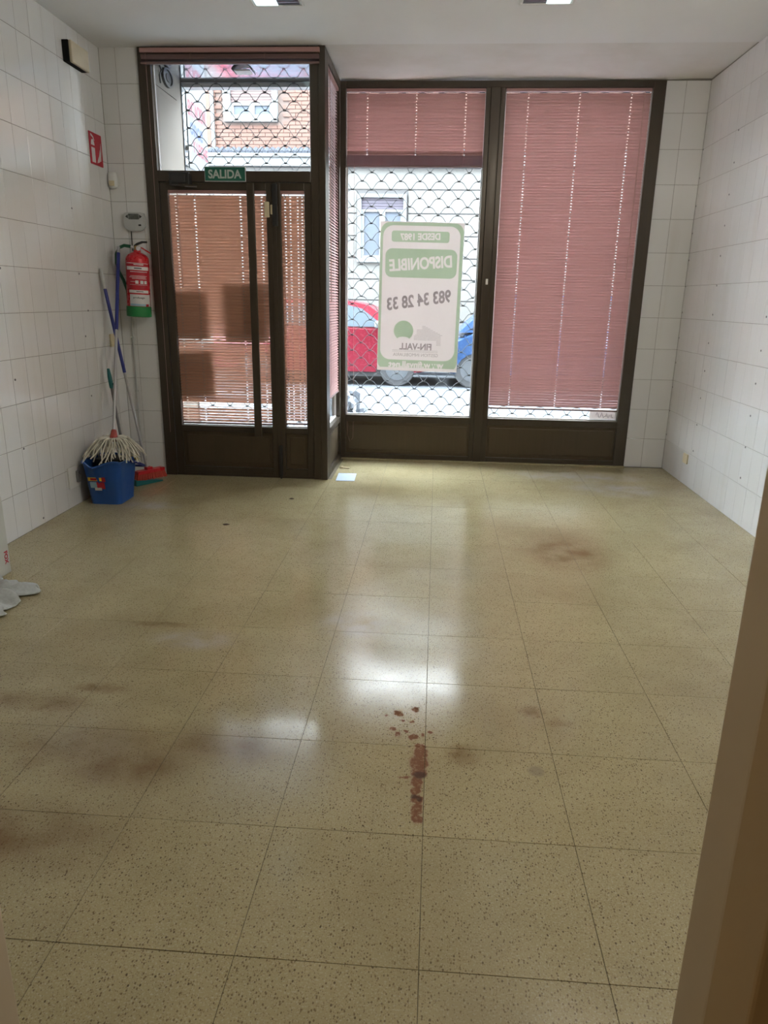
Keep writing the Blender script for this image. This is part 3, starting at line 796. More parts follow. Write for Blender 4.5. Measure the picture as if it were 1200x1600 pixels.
# alarm keypad and its cables
ak = thing('alarm_keypad', 'grey alarm keypad with dark display above the fire extinguisher', 'keypad', (-2.216, 5.45, 1.81))
km = frame_m((-2.216, 5.474, 1.878), (1, 0, 0), (0, 0, 1))
out = [(-.072, .060), (-.05, .066), (.05, .066), (.072, .060), (.080, .03), (.078, -.03), (.06, -.052), (.03, -.063), (-.03, -.063), (-.06, -.052), (-.078, -.03), (-.080, .03)]
MB().prism(out, .026, km).prism([(x * .93, y * .93) for x, y in out], .006, km @ Matrix.Translation((0, 0, .026))).build('housing', M['grey_plastic'], ak)
dm = km @ Matrix.Translation((0, .036, .0325))
MB().prism(rrect(0, 0, .078, .038, .004), .001, dm).build('display', M['lcd'], ak)
MB().prism([(-.042, .014), (-.042, -.014), (-.062, 0)], .001, dm).prism([(.042, .014), (.042, -.014), (.062, 0)], .001, dm).build('arrow_key', M['black'], ak)
MB().prism(rrect(.042, -.022, .020, .012, .003), .002, km @ Matrix.Translation((0, 0, .032))).build('button', M['black'], ak)
MB().tube([(-2.252, 5.468, 1.82), (-2.252, 5.468, 1.75), (-2.250, 5.466, 1.68)], .0035, 6).build('cable', M['black'], ak)
MB().tube([(-2.150, 5.467, 1.83), (-2.142, 5.467, 1.75), (-2.135, 5.467, 1.66), (-2.142, 5.467, 1.59), (-2.128, 5.467, 1.56), (-2.12, 5.467, 1.57)], .002, 5).build('cable', M['cord_white'], ak)
cd = MB().tube([(-2.300, 5.464, 1.24), (-2.302, 5.464, .72), (-2.306, 5.464, .10)], .007, 8)
for z in (1.05, .65, .25): cd.box(-2.314, -2.291, 5.458, 5.474, z, z + .018, .002)
cdo = tag(cd.build('conduit', M['grey_plastic'], None, True), 'thin grey conduit running down the tiles below the fire extinguisher', 'conduit')

# ------------------------------------------------------------------ fire extinguisher
ex = thing('fire_extinguisher', 'red fire extinguisher with green base hung beside the entrance door', 'extinguisher', (-2.203, 5.375, 1.216))
EX = Vector((-2.203, 5.375, 1.216)); ER = .082
tilt_e = .045
def elathe(prof, nm, m, seg=28, smooth=True):
    return MB().lathe(prof, 0, 0, seg, Matrix.Translation(EX)).build(nm, m, ex, smooth)
elathe([(0, .055), (ER, .055), (ER, .395), (ER * .97, .412), (ER * .8, .432), (ER * .5, .446), (.026, .452), (.024, .466), (0, .466)], 'cylinder', M['red'])
elathe([(.070, 0), (ER + .006, .004), (ER + .006, .072), (ER + .001, .076), (ER - .004, .076), (0, .07)], 'base_cup', M['green_base'])
vv = elathe([(.016, .462), (.019, .466), (.019, .494), (.012, .498), (0, .498)], 'valve', M['brass'], 16)
b = MB()
lv = [(-.018, .492, .012), (.005, .508, .016), (.04, .522, .013), (.075, .524, .009)]
b.loft([[(EX.x + x, EX.y - w, EX.z + z - .006), (EX.x + x, EX.y + w, EX.z + z - .006), (EX.x + x, EX.y + w, EX.z + z + .006), (EX.x + x, EX.y - w, EX.z + z + .006)] for x, z, w in lv]).build('lever', M['black'], vv)
b = MB()
lv = [(.01, .486, .012), (.04, .482, .011), (.075, .462, .010), (.098, .450, .007)]
b.loft([[(EX.x + x, EX.y - w, EX.z + z - .004), (EX.x + x, EX.y + w, EX.z + z - .004), (EX.x + x, EX.y + w, EX.z + z + .004), (EX.x + x, EX.y - w, EX.z + z + .004)] for x, z, w in lv]).build('carry_handle', M['red'], vv)
MB().lathe([(0, -.008), (.016, -.008), (.017, .004), (.013, .006), (0, .006)], 0, 0, 16, frame_m((EX.x + .020, EX.y - .024, EX.z + .478), (1, 0, 0), (0, 0, 1))).build('gauge', M['label_white'], vv)
MB().tube([(EX.x - .018, EX.y, EX.z + .484), (EX.x - .05, EX.y, EX.z + .488)], .009, 10).build('hose_collar', M['label_white'], vv)
ho = [(-.045, 0, .488), (-.09, -.01, .492), (-.125, -.015, .475), (-.148, -.015, .43), (-.152, -.01, .37), (-.140, 0, .31), (-.118, .02, .255), (-.095, .03, .18), (-.088, .03, .09)]
MB().tube([(EX.x + x, EX.y + y, EX.z + z) for x, y, z in ho], .0115, 10).build('hose', M['green_dark'], ex, True)
MB().box(EX.x - .03, EX.x + .03, EX.y + .06, 5.474, EX.z + .35, EX.z + .40, .003).box(EX.x - .02, EX.x + .02, EX.y + .075, 5.474, EX.z + .04, EX.z + .07, .003).build('wall_bracket', M['black'], ex)
def epatch(a0, a1, z0, z1, nm, m, lift=.0010, parent=None):
    b = MB(); n = 10; A = [b.b.verts.new((EX.x + (ER + lift) * math.cos(a0 + (a1 - a0) * i / n), EX.y + (ER + lift) * math.sin(a0 + (a1 - a0) * i / n), EX.z + z0)) for i in range(n + 1)]
    B = [b.b.verts.new((v.co.x, v.co.y, EX.z + z1)) for v in A]
    for i in range(n): b.b.faces.new((A[i], A[i + 1], B[i + 1], B[i]))
    return b.build(nm, m, parent or ex, True)
def d2(a): return math.radians(a)
MIDA = -67
epatch(d2(MIDA - 66), d2(MIDA + 62), .196, .378, 'main_label', M['label_red'], .0006)
epatch(d2(MIDA - 64), d2(MIDA + 58), .372, .376, 'label_line', M['label_white'], .0010)
epatch(d2(MIDA - 64), d2(MIDA + 60), .328, .352, 'white_band', M['label_white'], .0010)
def etext(s, z, hh, ww, ang, m, bold=.01, lift=.0016):
    me = text_mesh(s, hh, ww, bold)
    for v in me.vertices:
        a = d2(ang) + v.co.x / ER; zz = v.co.y
        v.co = Vector((EX.x + (ER + lift) * math.cos(a), EX.y + (ER + lift) * math.sin(a), EX.z + z + zz))
    link('lettering', me, m, ex)
b_a = [(MIDA - 42, 'A'), (MIDA - 4, 'B'), (MIDA + 20, 'C')]
for z, a0, a1, th in ((.362, -20, 28, .006), (.314, -40, 50, .004), (.286, -40, 46, .003), (.277, -46, 40, .003), (.268, -30, 44, .003), (.246, -40, -12, .003), (.226, -44, 50, .002)):
    epatch(d2(MIDA + a0), d2(MIDA + a1), z, z + th, 'label_line', M['label_white'])
for a0 in (-14, 10, 30): epatch(d2(MIDA + a0), d2(MIDA + a0 + 15), .234, .256, 'pictogram', M['label_white'])
epatch(d2(MIDA - 18), d2(MIDA + 18), .336, .344, 'label_line', M['label_dark'], .0016)
epatch(d2(MIDA - 50), d2(MIDA + 56), .170, .190, 'white_band', M['label_white'])
epatch(d2(MIDA - 10), d2(MIDA + 24), .178, .183, 'label_line', M['label_dark'], .0016)
epatch(d2(MIDA - 46), d2(MIDA + 70), .078, .160, 'service_sticker', M['label_white'])
epatch(d2(MIDA - 44), d2(MIDA + 40), .080, .094, 'service_sticker', M['label_blue'], .0014)
epatch(d2(MIDA + 36), d2(MIDA + 56), .078, .094, 'service_sticker', M['sign_red'], .0014)
etext('profuego', .136, .017, .082, MIDA + 2, M['label_dark'], .02)
ex.rotation_euler = (0, tilt_e, 0)

# ------------------------------------------------------------------ sockets
def socket(label, loc, normal, w, h, m, dbl=False):
    r = thing('wall_socket', label, 'socket', loc)
    up = Vector((0, 0, 1)); n = Vector(normal); right = up.cross(n)
    mt = frame_m(loc, right, up)
    MB().prism(rrect(0, 0, w, h, .006), .010, mt).build('plate', m, r)
    for k_ in ((-.02, .02) if dbl else (0,)):
        MB().prism([(.017 * math.cos(i * PI / 8), k_ * 1.0 + .017 * math.sin(i * PI / 8)) for i in range(16)], .001, mt @ Matrix.Translation((0, 0, .0102))).build('outlet', M['cream'] if m is M['cream'] else M['white'], r)
    return r
s1 = socket('white wall plate low on the left tiles beside the mop bucket', (XL + .001, 4.513, .200), (1, 0, 0), .142, .142, M['white'])
MB().box(XL + .010, XL + .028, 4.53, 4.56, .155, .235, .006).tube([(XL + .02, 4.545, .21), (XL + .035, 4.55, .20), (XL + .03, 4.548, .16)], .008, 8).build('switch', M['dark_pole'], s1)
socket('small cream wall plate on left tiles behind the crossed handles', (XL + .001, 5.288, 1.048), (1, 0, 0), .075, .09, M['cream'])
socket('small cream socket low on the right tiled wall', (XR - .001, 5.72, .205), (-1, 0, 0), .095, .075, M['cream'])

# wall plugs left in the tiles
def plugs(wall, x, nx_, lst):
    me = MB().lathe([(0, 0), (.007, 0), (.0065, .002), (.003, .0025), (.003, .001), (0, .001)], 0, 0, 10, Matrix.Rotation(PI / 2 * nx_, 4, 'Y')).mesh('wall_plug'); me.materials.append(M['dark_pole'])
    for y, z in lst:
        o = bpy.data.objects.new('wall_plug', me); C.objects.link(o); o.parent = wall; o.location = (x, y, z)
plugs(wr_, XR, -1, [(5.59 + random.uniform(-.006, .006), 2.515 - .2021 * i) for i in range(12)] + [(4.692, .297 + .2018 * i) for i in range(6)] + [(6.268, .298 + .2018 * i) for i in range(12)])
plugs(wl_, XL, 1, [(3.978, 1.499), (4.88, 1.5), (4.886, 1.095), (4.886, .691), (3.986, .895), (3.984, .496), (4.101, .036), (4.869, 1.903), (4.959, 1.263)])

# ------------------------------------------------------------------ cleaning corner: bucket, mop, broom, dustpan
bk = thing('mop_bucket', 'blue plastic mop bucket with pouring lip by the left wall', 'bucket', (-2.21, 4.69, 0))
def bloop(cx, cy, hx, hy, r, z, spout=0.0, dip=0.0, flare=0):
    pts = []
    for qx, qy, a0 in ((1, 1, 0), (-1, 1, PI / 2), (-1, -1, PI), (1, -1, 1.5 * PI)):
        for i in range(7):
            a = a0 + i * PI / 12
            pts.append([cx + qx * (hx - r) + r * math.cos(a), cy + qy * (hy - r) + r * math.sin(a), z])
        nxt = {(1, 1): (-1, 1), (-1, 1): (-1, -1), (-1, -1): (1, -1), (1, -1): (1, 1)}[(qx, qy)]
        e0 = pts[-1]; a = a0 + PI / 2
        e1 = [cx + nxt[0] * (hx - r) + r * math.cos(a), cy + nxt[1] * (hy - r) + r * math.sin(a), z]
        for i in range(1, 8):
            t = i / 8; pts.append([e0[0] + (e1[0] - e0[0]) * t, e0[1] + (e1[1] - e0[1]) * t, z])
    for p in pts:
        if p[1] < cy - hy * .9:
            k_ = max(0, 1 - abs(p[0] - (cx - .03)) / .075); p[1] -= spout * k_; p[2] -= dip * k_
            k2 = max(0, 1 - abs(p[0] - (cx + .095)) / .06); p[2] += dip * .5 * k2
    return pts
outer = [bloop(-2.208, 4.690, .105, .125, .035, 0), bloop(-2.209, 4.690, .113, .134, .037, .09), bloop(-2.209, 4.692, .122, .145, .04, .18, .01), bloop(-2.209, 4.693, .130, .154, .042, .262, .035, .004), bloop(-2.209, 4.694, .134, .160, .044, .285, .060, .02)]
rim = [bloop(-2.209, 4.694, .142, .168, .046, .287, .066, .022), bloop(-2.209, 4.694, .142, .168, .046, .297, .066, .022), bloop(-2.209, 4.694, .131, .157, .042, .297, .062, .022)]
inner = [bloop(-2.209, 4.693, .126, .150, .040, .262, .03, .004), bloop(-2.209, 4.69, .100, .120, .033, .012)]
MB().loft(outer + rim + inner).build('body', M['blue_bucket'], bk, True)
MB().loft([bloop(-2.209, 4.74, .10, .085, .03, .29), bloop(-2.209, 4.74, .09, .075, .03, .20)], True, True).build('wringer', M['black'], bk)
hd = [(-2.068, 4.70, .272), (-2.060, 4.70, .262), (-2.045, 4.80, .255), (-2.035, 4.92, .235), (-2.05, 4.985, .222), (-2.2, 5.0, .22), (-2.33, 4.985, .222)]
hd = [(-2.068, 4.70, .275), (-2.056, 4.735, .262), (-2.046, 4.80, .238), (-2.046, 4.88, .205), (-2.07, 4.925, .192), (-2.20, 4.945, .188), (-2.33, 4.925, .192), (-2.350, 4.80, .235), (-2.352, 4.71, .275)]
MB().tube(hd, .0085, 8).build('bail_handle', M['blue_pole'], bk, True)
# label on the front face (leans with the wall of the bucket)
def flab(x0, x1, z0, z1, m, nm, lift):
    def fy(z): return 4.565 - .09 * z / .9 * 1.0 - lift
    y_at = lambda z: 4.690 - (.125 + (z / .18) * .020) - (.006 * max(0, (z - .1) / .08)) - lift
    b = MB(); q = [(x0, z0), (x1, z0), (x1, z1), (x0, z1)]
    vs = [b.b.verts.new((x, y_at(z), z)) for x, z in q]; b.b.faces.new(vs)
    vs2 = [b.b.verts.new((x, y_at(z) - .0006, z)) for x, z in q]; b.b.faces.new(vs2)
    b.build(nm, m, bk)
flab(-2.300, -2.185, .168, .193, M['label_yellow'], 'yellow_label', .004)
flab(-2.282, -2.240, .172, .189, M['sign_red'], 'red_mark', .0055)
flab(-2.205, -2.180, .164, .196, M['sign_red'], 'red_mark', .0052)
flab(-2.290, -2.245, .118, .160, M['label_blue'], 'label_panel', .004)
flab(-2.245, -2.190, .112, .160, M['sign_red'], 'label_panel', .004)
flab(-2.262, -2.215, .100, .120, M['label_white'], 'label_panel', .0046)

mp = thing('mop', 'string mop standing head down in the blue bucket, blue upper handle', 'mop', (-2.178, 4.72, .20))
m0 = Vector((-2.177, 4.72, .455)); m1 = Vector((-2.300, 5.335, 1.70))
mid = m0 + (m1 - m0) * .545
hd_ = MB().tube([m0, mid], .0105, 10).build('handle', M['metal_pole'], mp, True)
MB().tube([mid, m0 + (m1 - m0) * .965], .0125, 10).build('handle_sleeve', M['blue_pole'], hd_, True)
MB().tube([m0 + (m1 - m0) * .965, m1], .011, 10).build('handle_tip', M['metal_pole'], hd_, True)
dv = (m1 - m0).normalized()
MB().tube([m0 - dv * .045, m0 - dv * .01, m0 + dv * .03], [.030, .024, .016], 14).build('ferrule', M['ferrule'], mp, True)
b = MB()
rg = random.Random(3)
for i in range(120):
    a = rg.uniform(0, 2 * PI); L_ = rg.uniform(.10, .215); drop = rg.uniform(.085, .14)
    if -2.0 < a - PI - .5 < .3 and rg.random() < .2: L_ *= .8
    if math.cos(a) < 0: L_ = min(L_, .17 / max(.2, -math.cos(a)) )
    p = []
    wob = rg.uniform(-.4, .4)
    for t in (0, .15, .35, .6, .8, 1.0):
        rr = .018 + L_ * (t ** .8); aa = a + wob * t * t
        z = .425 + .02 * math.sin(PI * min(1, t * 1.6)) - drop * t ** 2.1
        p.append((m0.x - .004 + rr * math.cos(aa), m0.y - .012 + rr * math.sin(aa), z + rg.uniform(-.006, .006) * t))
    if p[-1][2] < .31 and abs(p[-1][0] + 2.209) < .15 and False: pass
    b.tube(p, rg.uniform(.0032, .0052), 5)
sto = b.build('mop_strands', M['strand'], mp, True); sto['kind'] = 'stuff'

yc = MB()
lp = []
for t in range(7):
    u = t / 6; lp.append([(-2.150 + .085 * u + .01 * math.sin(u * 9), 4.80 + .02 * math.cos(a) * (1 + .3 * math.sin(u * 7)), .322 - .05 * u * u + .018 * math.sin(a + u * 3)) for a in [i * PI / 5 for i in range(10)]])
tag(yc.loft(lp).build('cleaning_cloth', M['yellow'], None, True), 'yellow cleaning cloth hanging over the rim of the blue bucket', 'cloth')

br = thing('broom', 'broom with red bristle head and blue handle leaning on the left wall', 'broom', (-2.15, 5.2, 0))
q0 = Vector((-2.168, 5.215, .105)); q1 = Vector((-2.372, 5.165, 1.545))
qm = q0 + (q1 - q0) * .50
h_ = MB().tube([q0, qm], .0105, 10).build('handle', M['metal_pole'], br, True)
MB().tube([qm, q0 + (q1 - q0) * .91], .012, 10).build('handle_sleeve', M['blue_pole'], h_, True)
qd = (q1 - q0).normalized()
MB().tube([q0 + (q1 - q0) * .905, q0 + (q1 - q0) * .94, q0 + (q1 - q0) * .97, q1], [.012, .017, .016, .008], 12).build('hanging_grip', M['grey_plastic'], h_, True)
# head: long axis runs away from the wall corner
ha = Vector((-2.215, 5.12, 0)); hb_ = Vector((-2.085, 5.315, 0)); ax = (hb_ - ha).normalized(); sd = Vector((-ax.y, ax.x, 0))
def hbox(b, l0, l1, w0, w1, z0, z1, flare=0):
    loops = []
    for z, k_ in ((z0, 1 + flare), (z1, 1.0)):
        c = []
        for i, (sl, sw) in enumerate(((0, 0), (1, 0), (1, 1), (0, 1))):
            l = (l0 if not sl else l1); l = (l - (l0 + l1) / 2) * k_ + (l0 + l1) / 2
            w = (w0 if not sw else w1) * k_
            c.append(tuple(ha + ax * l + sd * w + Vector((0, 0, z))))
        loops.append(c)
    b.loft(loops)
LL = (hb_ - ha).length
b = MB(); hbox(b, 0, LL, -.028, .028, .075, .098); hbox(b, LL * .36, LL * .56, -.02, .02, .098, .118)
b.build('head_block', M['red'], br)
b = MB()
rg = random.Random(5)
for i in range(26):
    for j in range(5):
        l = LL * (i + .5) / 26; w = -.022 + .044 * j / 4
        s0 = ha + ax * l + sd * w; fl_ = Vector(((l / LL - .5) * .03, 0, 0)).x
        e = s0 + ax * (fl_ + rg.uniform(-.004, .004)) + sd * (w * .35 + rg.uniform(-.004, .004))
        b.tube([(s0.x, s0.y, .078), (e.x, e.y, .024 + rg.uniform(0, .006))], .0052, 5)
bo = b.build('bristles', M['broom_red'], br); bo['kind'] = 'stuff'

dp = thing('dustpan', 'teal long-handled dustpan lying under the red broom head', 'dustpan', (-2.16, 5.15, 0))
b = MB()
pa = [(-2.245, 5.065), (-2.095, 5.005), (-2.055, 5.25), (-2.20, 5.32)]
pa = [tuple(ha + ax * (-.045) + sd * .085)[:2], tuple(ha + ax * (-.045) - sd * .060)[:2], tuple(ha + ax * (LL * .8) - sd * .060)[:2], tuple(ha + ax * (LL * .8) + sd * .085)[:2]]
b.loft([[(x, y, .0015) for x, y in pa], [(x, y, .006) for x, y in pa]])
def wall_strip(p, q, h0, h1, t=.004):
    p = Vector((p[0], p[1], 0)); q = Vector((q[0], q[1], 0)); n = Vector((-(q - p).y, (q - p).x, 0)).normalized() * t
    b.loft([[tuple(p + Vector((0, 0, .002))), tuple(p + n + Vector((0, 0, .002))), tuple(p + n + Vector((0, 0, h0))), tuple(p + Vector((0, 0, h0)))],
            [tuple(q + Vector((0, 0, .002))), tuple(q + n + Vector((0, 0, .002))), tuple(q + n + Vector((0, 0, h1))), tuple(q + Vector((0, 0, h1)))]])
wall_strip(pa[1], pa[2], .045, .012); wall_strip(pa[0], pa[3], .045, .012); wall_strip(pa[0], pa[1], .05, .05)
b.build('pan', M['teal'], dp)
g0 = Vector((-2.262, 5.09, .03)); g1 = Vector((-2.318, 5.055, .745)); g2 = Vector((-2.327, 5.05, .865))
MB().tube([g0, g1], .0095, 10).build('handle', M['dark_pole'], dp, True)
MB().tube([g1 - Vector((0, 0, .02)), g1, (g1 + g2) / 2, g2], [.011, .0145, .015, .009], 12).tube([g1 + Vector((0, 0, .012)), g1 + Vector((.022, -.008, .012)), g1 + Vector((.038, -.012, .018))], .006, 8).build('grip', M['teal'], dp, True)

# ------------------------------------------------------------------ floor clutter
cb = thing('carton', 'pale carton with red lettering at left edge beside the rumpled towel', 'box', (-2.25, 3.1, 0))
MB().box(XL + .004, -2.130, 2.72, 3.304, .001, .40, .003).build('box_body', M['carton'], cb)
me = text_mesh('FOX', .030, .068, .05); me.transform(frame_m((-2.1292, 3.275, 0.087), (0, 0, -1), (0, 1, 0))); link('lettering', me, M['sign_red'], cb)

b = MB(); NU, NV = 56, 50
cor = [Vector((-2.34, 2.70, 0)), Vector((-1.915, 2.73, 0)), Vector((-1.885, 3.09, 0)), Vector((-2.30, 3.20, 0))]
g = []
for j in range(NV + 1):
    row = []
    for i in range(NU + 1):
        u = i / NU; v = j / NV
        p = (cor[0] * (1 - u) + cor[1] * u) * (1 - v) + (cor[3] * (1 - u) + cor[2] * u) * v
        d = min(u, 1 - u, v, 1 - v)
        z = .008 + .016 * (.5 + .5 * math.sin(u * 8 + v * 5.5 + 1.2 * math.sin(v * 7))) + .020 * abs(math.sin(v * 9 - u * 4)) + .006 * math.sin(u * 31 + v * 13) * (1 - u) + .05 * max(0, .5 - u)
        n1_ = noise.noise(Vector((u * 5, v * 6, 1.3))); n2_ = noise.noise(Vector((u * 13 + 2, v * 15, 4.1)))
        z += .016 * (1 - abs(n1_) * 2.2) + .007 * (1 - abs(n2_) * 2)
        z *= min(1, .25 + d * 5); z = max(z, .002)
        e = .022 * math.sin(v * 17 + u * 6) + .012 * math.sin(u * 23)
        notch = -.10 * math.exp(-((v - .66) / .09) ** 2) * max(0, u - .45)
        # keep clear of the carton
        er = .03 * noise.noise(Vector((u * 9, v * 9, 7.7)))
        x = p.x + (e + er) * max(0, (u - .7) / .3) + notch; y = p.y + (e + er) * (max(0, (v - .8) / .2) + max(0, (.2 - v) / .2))
        x = max(x, -2.115) if y > 2.70 else x
        row.append(b.b.verts.new((x + .0008 * i, y, z)))
    g.append(row)
for j in range(NV):
    for i in range(NU): b.b.faces.new((g[j][i], g[j][i + 1], g[j + 1][i + 1], g[j + 1][i]))
tw = b.build('towel', M['towel'], None, True)
sm = tw.modifiers.new('solid', 'SOLIDIFY'); sm.thickness = .005; sm.offset = 1
tag(tw, 'rumpled grey-white cloth on the floor at left edge by the carton', 'towel')

cdm = Matrix.Translation((-.680, 5.560, .0022)) @ Matrix.Rotation(.04, 4, 'Z')
b = MB(); b.box(-.073, .073, -.125, .125, -.001, .0008, 0, cdm)
co = b.build('paper_card', M['card']); tag(co, 'small pale blue card on the floor by the corner post', 'paper')
WL[co.name] = Vector((0, 0, 0))
b = MB()
for i in range(3): b.box(-.05, .05 - .02 * i, .05 - i * .035, .056 - i * .035, .0008, .0011, 0, cdm)
b.build('print_lines', M['label_blue'], co)
b = MB(); b.loft([[(-.755 + .02 * math.cos(a), 5.87 + .012 * math.sin(a), .002) for a in [i * PI / 4 for i in range(8)]], [(-.753 + .012 * math.cos(a), 5.872 + .01 * math.sin(a), .016) for a in [i * PI / 4 for i in range(8)]]])
b.box(-.735, -.69, 5.858, 5.876, .002, .010, .002)
tag(b.build('broken_bit', M['cream']), 'small broken plastic bit on the floor under the shop window', 'debris')
for lb, x, y, s_ in (('dark dried leaf scrap lying on the floor tiles towards the bucket', -1.272, 4.212, .022), ('dark scrap on the floor tiles nearer the entrance door', -.985, 4.86, .018)):
    b = MB(); b.loft([[(x + s_ * math.cos(a) * (1 + .3 * math.sin(3 * a)), y + s_ * .7 * math.sin(a), .0015) for a in [i * PI / 5 for i in range(10)]], [(x + .5 * s_ * math.cos(a), y + .4 * s_ * math.sin(a), .007) for a in [i * PI / 5 for i in range(10)]]])
    tag(b.build('scrap', M['scrap']), lb, 'debris')

# ------------------------------------------------------------------ ceiling luminaires
def downlight(label, x0, x1, y0, y1, bright_low, grp='recessed ceiling lights', lit=False):
    r = thing('ceiling_light', label, 'light', ((x0 + x1) / 2, (y0 + y1) / 2, H), grp)
    t = .012
    b = MB()
    for a in ((x0 - t, x1 + t, y0 - t, y0), (x0 - t, x1 + t, y1, y1 + t), (x0 - t, x0, y0, y1), (x1, x1 + t, y0, y1)): b.box(a[0], a[1], a[2], a[3], H - .006, H + .0, .001)
    b.build('trim_frame', M['white'], r)
    xm = (x0 + x1) / 2
    la = (x0 + .012, xm) if bright_low else (xm, x1 - .012)
    da = (xm + .002, x1 - .012) if bright_low else (x0 + .012, xm - .002)
    MB().box(la[0], la[1], y0, y1, H - .004, H + .0, .0).build('diffuser', M['lamp'], r)
    if True:
        b = MB().box(da[0], da[1], y0, y1, H - .002, H - .0005)
        for i in range(7): b.box(da[0], da[1], y0 + (y1 - y0) * (i + .5) / 7, y0 + (y1 - y0) * (i + .5) / 7 + .002, H - .005, H - .001)
        b.build('louvre', M['reflector'], r)
    return r
downlight('recessed square ceiling light above the entrance door side, bright half on its left', -1.122, -.845, 4.488, 4.765, True)
downlight('recessed square ceiling light above the blind window side, bright half on its right', .408, .695, 4.488, 4.775, False)
def globe(label, gx, gy, gz, power, colour):  # out-of-view fill lamp, added where daylight alone leaves the room dark
    gl_ = thing('added_fill_globe', label, 'light', (gx, gy, H))
    MB().lathe([(.075, H - .03), (.08, H - .025), (.08, H), (0, H)], gx, gy, 24).build('fill_globe_rose', M['white'], gl_, True)
    MB().lathe([(0, gz - .13), (.05, gz - .12), (.10, gz - .085), (.128, gz - .03), (.13, gz + .02), (.115, gz + .07), (.08, gz + .115), (.045, gz + .135), (.045, H - .03)], gx, gy, 28).build('globe', M['opal'], gl_, True)
    ld = bpy.data.lights.new('fill_lamp', 'POINT'); ld.energy = power; ld.shadow_soft_size = .135; ld.color = colour
    lo = bpy.data.objects.new('fill_lamp', ld); C.objects.link(lo); lo.location = (gx, gy, gz)
globe('unseen opal globe added as fill light for the room', .9, 2.75, 2.70, FILL_POWER, (1.0, .97, .90))
globe('unseen opal globe added as fill light behind the doorway', -.7, -.5, 2.70, BACK_FILL, (1.0, .86, .66))

# ------------------------------------------------------------------ outside: vestibule, grille, street
GZ = 6.42
vw = MB().box(-2.5, -2.14, 5.60, 6.435, -.1, 3.04).build('wall_vestibule', M['vest_wall']); struct(vw)
struct(MB().box(-6, -2.145, 6.30, 6.435, -.1, 3.04).build('wall_street', M['vest_wall'])); struct(MB().box(1.67, 6, 6.425, 6.55, -.1, 3.04).build('wall_street', M['vest_wall']))
struct(MB().box(-2.14, -.80, 5.535, 6.52, -.12, -.002).build('floor_vestibule', M['paving'])).name = 'floor.002'
struct(MB().box(-8, 8, 6.35, 6.55, 3.05, 9.0).build('wall_upper', M['stucco']))
so = MB().box(-2.14, -.80, 5.53, GZ + .02, 3.035, 3.05).build('ceiling_vestibule', M['soffit']); struct(so)
MB().box(-2.14, 1.67, GZ - .012, GZ + .012, 3.022, 3.040, .001).build('edge_bar', M['black'], so)
MB().box(-2.5, 1.8, 6.46, 6.55, 3.000, 3.06).build('lintel', M['grey_plastic'], so)

gr = thing('roller_grille', 'wavy steel rod roller grille closed across the shopfront', 'grille', (-.24, GZ, 0))
GP, RP = .1588, .0649
def wave(phase):
    pts = []
    n = int(3.82 / GP * 16)
    for i in range(n + 1):
        x = -2.138 + 3.80 * i / n
        t = ((x + .737) / GP + phase)
        tt = abs((t % 1.0) - .5) * 2; h = (1 + math.cos(PI * tt ** 1.55)) / 2
        pts.append((x, GZ, h * (RP - .004)))
    b = MB(); b.tube(pts, .0030, 5); me = b.mesh('rod'); me.materials.append(M['steel']); return me
wa, wb_ = wave(0), wave(.5)
for p in wa.polygons: p.use_smooth = True
for p in wb_.polygons: p.use_smooth = True
cl = MB()
for i in range(47):
    z = 2.369 + RP * (10 - i)
    if z < -.04: break
    o = bpy.data.objects.new('rod', wa if i % 2 == 0 else wb_); C.objects.link(o); o.parent = gr; o.location = (.24, -GZ, z)
    for k_ in range(-9, 16):
        x = -.737 + GP * (k_ + (0 if i % 2 == 0 else .5))
        if -2.13 < x < 1.66: cl.box(x - .012, x + .012, GZ - .005, GZ + .005, z - .008, z + .004)
co_ = cl.build('clip', M['steel'], gr); co_['kind'] = 'stuff'
MB().box(-2.139, -2.133, GZ - .012, GZ + .012, -.02, 3.02).build('guide_rail', M['steel'], gr)
MB().box(1.650, 1.664, GZ - .012, GZ + .012, -.02, 3.02).build('guide_rail', M['steel'], gr)

# intercom-like sounder plate on the vestibule wall, facing +X
sp = thing('wall_speaker', 'round dark sounder on a pale square plate outside the transom glass', 'speaker', (-2.14, 6.07, 2.85))
smx = frame_m((-2.139, 6.07, 2.965), (0, 1, 0), (0, 0, 1))
MB().prism(rrect(0, 0, .46, .20, .01), .006, smx).build('plate', M['vest_wall'], sp)
MB().lathe([(0, .0), (.066, 0), (.066, .02), (.052, .022), (.05, .012), (.03, .014), (.028, .02), (0, .02)], 0, 0, 24, smx @ Matrix.Scale(1.6, 4, (1, 0, 0)) @ Matrix.Translation((.0, 0, .006))).build('horn', M['black'], sp)
MB().tube([smx @ Vector((-.15, .06, .012)), smx @ Vector((-.13, .02, .02)), smx @ Vector((-.16, -.02, .015)), smx @ Vector((-.14, -.07, .012))], .006, 6).build('cable', M['black'], sp)

sl = thing('hooded_lamp', 'dark hooded lamp under the polished ceiling outside the door', 'lamp', (-1.50, 5.95, 2.95))
b = MB()
hood = []
for t in range(9):
    a = t * PI / 8
    hood.append([(-1.50 - .075 * math.cos(a), 5.95 + yy, 2.972 + .055 * math.sin(a) * k_) for yy, k_ in ((-.07, .7), (0, 1.0), (.07, .9))])
b.loft(hood, False, False, closed=False)
ho_ = b.build('hood', M['black'], sl, True); ho_.modifiers.new('solid', 'SOLIDIFY').thickness = .004
MB().box(-1.56, -1.44, 5.90, 6.00, 2.965, 2.976, .004).build('lamp_glass', M['white'], sl)
MB().tube([(-1.50, 5.95, 3.02), (-1.50, 5.95, 3.036)], .012, 8).build('stem', M['black'], sl)

